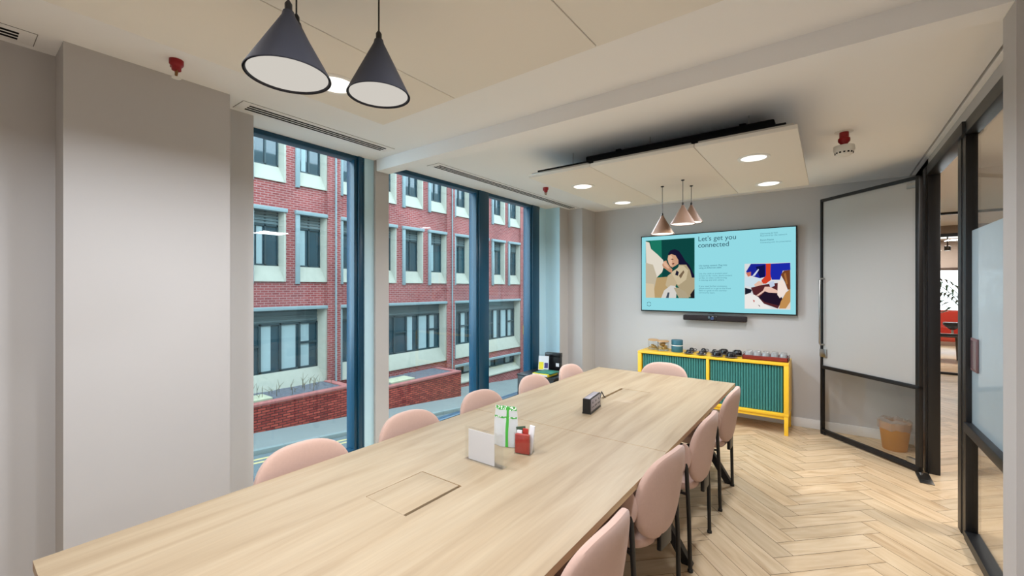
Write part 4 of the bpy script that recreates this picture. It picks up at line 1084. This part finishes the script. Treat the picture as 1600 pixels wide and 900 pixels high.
for i in range(len(ys) - 1):
    for jn in range(len(zs) - 1):
        if ys[i + 1] - ys[i] < 1e-6: continue
        if not is_open((ys[i] + ys[i + 1]) / 2, (zs[jn] + zs[jn + 1]) / 2):
            m.face([(D, ys[i], zs[jn]), (D, ys[i + 1], zs[jn]), (D, ys[i + 1], zs[jn + 1]), (D, ys[i], zs[jn + 1])])
m.build('facade_wall', brick_m, bld)
MB().box(D - 6, D - 0.62, ys[0], ys[-1], -6, 9.5).build('interior_core', dark_m, bld)
MB().box(D - 6, D + 0.2, ys[0] - 0.1, ys[-1] + 0.1, 9.6, 9.8).build('roof', concrete, bld)
for p in piers[:-1]:
    MB().box(D - 0.02, D + 0.11, p, p + PW, -6, 9.6).build('pilaster', brick_m, bld)
    if 0 < p < 25: MB().tube([(D + 0.15, p + 0.27, -5), (D + 0.15, p + 0.27, 9.6)], 0.03, 8).build('drain_pipe', concrete_blue, bld)

def facade_window(y0, y1, zs_, zl):
    """concrete surround with a sloped apron under a two light window"""
    m = MB(); j = 0.13; dp = 0.19
    m.box(D - dp, D + 0.07, y0, y0 + j, zs_ - 0.07, zl - 0.10, 0.008)                       # jambs
    m.prism([(D - dp, y1 - 0.14), (D - dp, y1), (D + 0.05, y1), (D + 0.05, y1 - 0.05)], zs_, zl - 0.10, 'z', 1)
    m.box(D - dp, D + 0.10, y0 - 0.02, y1 + 0.04, zl - 0.12, zl, 0.008)                      # lintel
    wn = m.build('window', [concrete_blue, concrete], bld)
    zb = zs_ + 0.50
    MB().prism([(D - dp, zs_), (D + 0.05, zs_), (D + 0.05, zs_ + 0.05), (D - dp + 0.04, zb), (D - dp, zb)], y0 + j - 0.01, y1 - 0.06, 'y').build('apron', concrete, wn)
    a, b = y0 + j, y1 - 0.13; x = D - dp - 0.02
    zt = zl - 0.12
    f = MB()
    for yy in (a, (a + b) / 2 - 0.02, b - 0.05): f.box(x - 0.03, x + 0.04, yy, yy + 0.05, zb, zt)
    f.box(x - 0.03, x + 0.04, a, b, zb, zb + 0.05).box(x - 0.03, x + 0.04, a, b, zt - 0.47, zt - 0.42)
    f.build('window_frame', alu_dark, wn)
    MB().box(x - 0.012, x, a, b, zb, zt - 0.42).build('pane', far_glass, wn)
    lv = MB().box(x - 0.02, x + 0.02, a, b, zt - 0.42, zt)
    for q in range(4): lv.box(x + 0.018, x + 0.045, a, b, zt - 0.39 + q * 0.10, zt - 0.345 + q * 0.10)
    lv.build('louvre', louvre_m, wn)
    return wn
rb = random.Random(3)
for k in range(0, 6):
    a = piers[k] + PW
    for i in range(4):
        y0 = a + i * 1.3973
        for zs_, zl in ((F1_SILL, F1_LINTEL), (UP_SILL, UP_LINTEL)):
            wn = facade_window(y0, y0 + 1.079, zs_, zl)
            if rb.random() < 0.4:
                q = y0 + rb.choice([0.18, 0.5, 0.3]); x = D - 0.208
                MB().box(x - 0.002, x + 0.004, q, q + rb.uniform(0.14, 0.3), zs_ + 0.56, zl - 0.60).build('blind', blind_m, wn)
def ground_window(y0, y1, zb, zl, zbot, dp=0.26, basement=False):
    m = MB()
    m.box(D - dp, D + 0.10, y0 - 0.02, y1 + 0.05, zl - 0.11, zl, 0.008).box(D - dp, D + 0.06, y0, y0 + 0.10, zbot, zl - 0.1, 0.006)
    m.prism([(D - dp, y1 - 0.20), (D - dp, y1), (D + 0.05, y1), (D + 0.05, y1 - 0.06)], zbot, zl - 0.10, 'z', 1)
    wn = m.build('window', [concrete_blue, concrete], bld)
    MB().prism([(D - dp, zbot), (D + 0.06, zbot), (D + 0.06, zbot + 0.06), (D - dp + 0.05, zb), (D - dp, zb)], y0 + 0.09, y1 - 0.07, 'y').build('apron', concrete, wn)
    a, b = y0 + 0.10, y1 - 0.2; x = D - dp - 0.02; n = 8 if not basement else 6
    lh = 0.42 if not basement else 0.0
    zt = zl - 0.11
    if lh:
        lv = MB().box(x - 0.02, x + 0.02, a, b, zt - lh, zt)
        for q in range(3): lv.box(x + 0.018, x + 0.05, a, b, zt - 0.38 + q * 0.13, zt - 0.33 + q * 0.13)
        lv.build('louvre', louvre_m, wn)
    f = MB().box(x - 0.03, x + 0.05, a, b, zb, zb + 0.06).box(x - 0.03, x + 0.05, a, b, zt - lh - 0.06, zt - lh)
    w = (b - a) / n
    for q in range(n + 1): f.box(x - 0.03, x + 0.05, a + q * w - 0.035, a + q * w + 0.035, zb, zt - lh)
    if not basement:
        for q in range(1, n, 3): f.box(x - 0.03, x + 0.045, a + q * w, a + (q + 1) * w, (zb + zt - lh) / 2 + 0.05, (zb + zt - lh) / 2 + 0.12)
    f.build('window_frame', alu_dark, wn)
    MB().box(x - 0.012, x, a, b, zb, zt - lh).build('pane', far_glass, wn)
    for q in range(n):
        if q % 4 in (1, 2, 3):
            MB().box(x - 0.002, x + 0.004, a + q * w + 0.05, a + (q + (0.58 if q % 2 else 0.85)) * w - 0.02, zb + 0.07, zt - lh - 0.07).build('blind', blind_m, wn)
for k in range(0, 6):
    ground_window(piers[k] + PW, piers[k + 1], -1.13, G_LINTEL, G_BOT)
    if k >= 3: ground_window(piers[k] + PW, piers[k + 1], -2.58, -2.02, -2.95, basement=True)
yb = MB().box(D + 0.11, D + 0.17, 19.93, 20.25, -1.0, -0.45, 0.01)
t = thing('alarm_box', 'small yellow alarm box on the brick pier across the street', 'alarm box', (D + 0.14, 20.1, -0.45))
MB().box(D + 0.11, D + 0.19, 19.72, 19.98, -1.05, -0.55, 0.01).build('box_shell', principled('yellow_box', srgb(232, 196, 30), 0.5, noise=0.05, nscale=5), t)

def planter(label, y0, y1, ztop, slab=None):
    t = thing('brick_planter', label, 'planter', (-12.9, (y0 + y1) / 2, gz(y0)), 'raised brick planters across the street')
    n = 8; m = MB()
    xo, xi = -12.5, -12.73
    zb = min(gz(y0), gz(y1)) - 0.1
    m.box(xi, xo, y0, y1, zb, ztop - 0.075).box(D + 0.12, xi, y0, y0 + 0.225, zb, ztop - 0.075).box(D + 0.12, xi, y1 - 0.225, y1, zb, ztop - 0.075)
    m.build('planter_wall', brick_low, t)
    cp = MB().box(xi - 0.01, xo + 0.012, y0, y1, ztop - 0.075, ztop, 0.006).box(D + 0.12, xi, y0, y0 + 0.235, ztop - 0.075, ztop, 0.006).box(D + 0.12, xi, y1 - 0.235, y1, ztop - 0.075, ztop, 0.006)
    cp.build('coping', principled('pink_brick_coping', srgb(150, 88, 84), 0.85, noise=0.15, nscale=6), t)
    g = MB(); N = 40; Mx = 8
    def h(i, j): return ztop - 0.06 + 0.05 * random.Random(i * 91 + j).random()
    for i in range(N):
        for jn in range(Mx):
            ya, yb_ = y0 + 0.22 + (y1 - y0 - 0.44) * i / N, y0 + 0.22 + (y1 - y0 - 0.44) * (i + 1) / N
            xa, xb = D + 0.0 + (xi - D) * jn / Mx, D + (xi - D) * (jn + 1) / Mx
            g.face([(xa, ya, h(i, jn)), (xb, ya, h(i, jn + 1)), (xb, yb_, h(i + 1, jn + 1)), (xa, yb_, h(i + 1, jn))])
    tag(g.build('gravel', gravel_m, t), kind='stuff')
    if slab:
        MB().box(-13.5, -12.85, slab[0], slab[1], ztop - 0.05, ztop + 0.03, 0.01).build('stone_slab', principled('pale_slab', srgb(160, 158, 134), 0.8), t)
    return t
p1 = planter('low brick planter of slate gravel seen through the narrow window', -3.0, 8.10, -1.60, (3.6, 5.75))
planter('low brick planter with a pale slab seen through the wide window', 8.65, 13.20, -1.92, (9.9, 11.0))
tw = thing('bare_twigs', 'bare spiky twigs growing in the gravel planter across the street', 'twigs', (-13.2, 6.5, -1.6))
r5 = random.Random(5); m = MB()
for i in range(26):
    y = r5.uniform(5.0, 7.9); x = r5.uniform(-13.7, -12.9); hgt = r5.uniform(0.15, 0.42)
    tip = Vector((x + r5.uniform(-0.15, 0.15), y + r5.uniform(-0.15, 0.15), -1.62 + hgt))
    m.tube([(x, y, -1.66), (x, y, -1.62 + hgt * 0.5), tip], [0.008, 0.006, 0.003], 5)
    m.tube([(x, y, -1.62 + hgt * 0.4), (x + r5.uniform(-0.12, 0.12), y + r5.uniform(-0.12, 0.12), -1.62 + hgt * 0.8)], [0.006, 0.003], 5)
o = m.build('stems', stem_m, tw)

# ------------------------------------------------------------------ light
w = bpy.data.worlds.new('overcast'); S.world = w; w.use_nodes = True
bg = w.node_tree.nodes['Background']; bg.inputs[0].default_value = (0.80, 0.92, 1.0, 1); bg.inputs[1].default_value = 7.0
def area(name, loc, sx, sy, energy, col, parent=None):
    l = bpy.data.lights.new(name, 'AREA'); l.shape = 'RECTANGLE'; l.size = sx; l.size_y = sy; l.energy = energy; l.color = col
    o = bpy.data.objects.new(name, l); COL.objects.link(o); o.location = loc
    return o
lt = None
def corridor_fill(label, x, y):  # made-up fittings added to brighten the corridor
    t = thing('corridor_fill_light', label, 'ceiling light', (x, y, CEIL), 'added flat corridor fill lights')
    MB().box(x - 0.3, x + 0.3, y - 0.3, y + 0.3, CEIL - 0.02, CEIL, 0.004).build('light_frame', white_plastic, t)
    MB().box(x - 0.27, x + 0.27, y - 0.27, y + 0.27, CEIL - 0.023, CEIL - 0.019).build('diffuser', led, t)
    o = area('corridor_fill_lamp', (0, 0, -0.03), 0.5, 0.5, 55, (1.0, 0.97, 0.93)); o.parent = t
corridor_fill('added square fill light in the corridor beside the partition', 2.4, 4.0)
corridor_fill('added square fill light in the corridor before the far glass', 2.4, 8.0)
corridor_fill('added square fill light above the red sofa', 2.0, 13.2)

# ------------------------------------------------------------------ camera and view
cam = bpy.data.cameras.new('camera'); cam.sensor_width = 36; cam.lens = 36 * FPX / 1600
co = bpy.data.objects.new('camera', cam); COL.objects.link(co)
co.location = (0, 0, CAMH); co.rotation_euler = (PI / 2, 0, YAW)
cam.clip_start = 0.02; cam.clip_end = 200
S.camera = co
S.view_settings.view_transform = 'Standard'; S.view_settings.look = 'None'
S.view_settings.exposure = 0.18; S.view_settings.gamma = 1.0
S.view_settings.use_curve_mapping = False
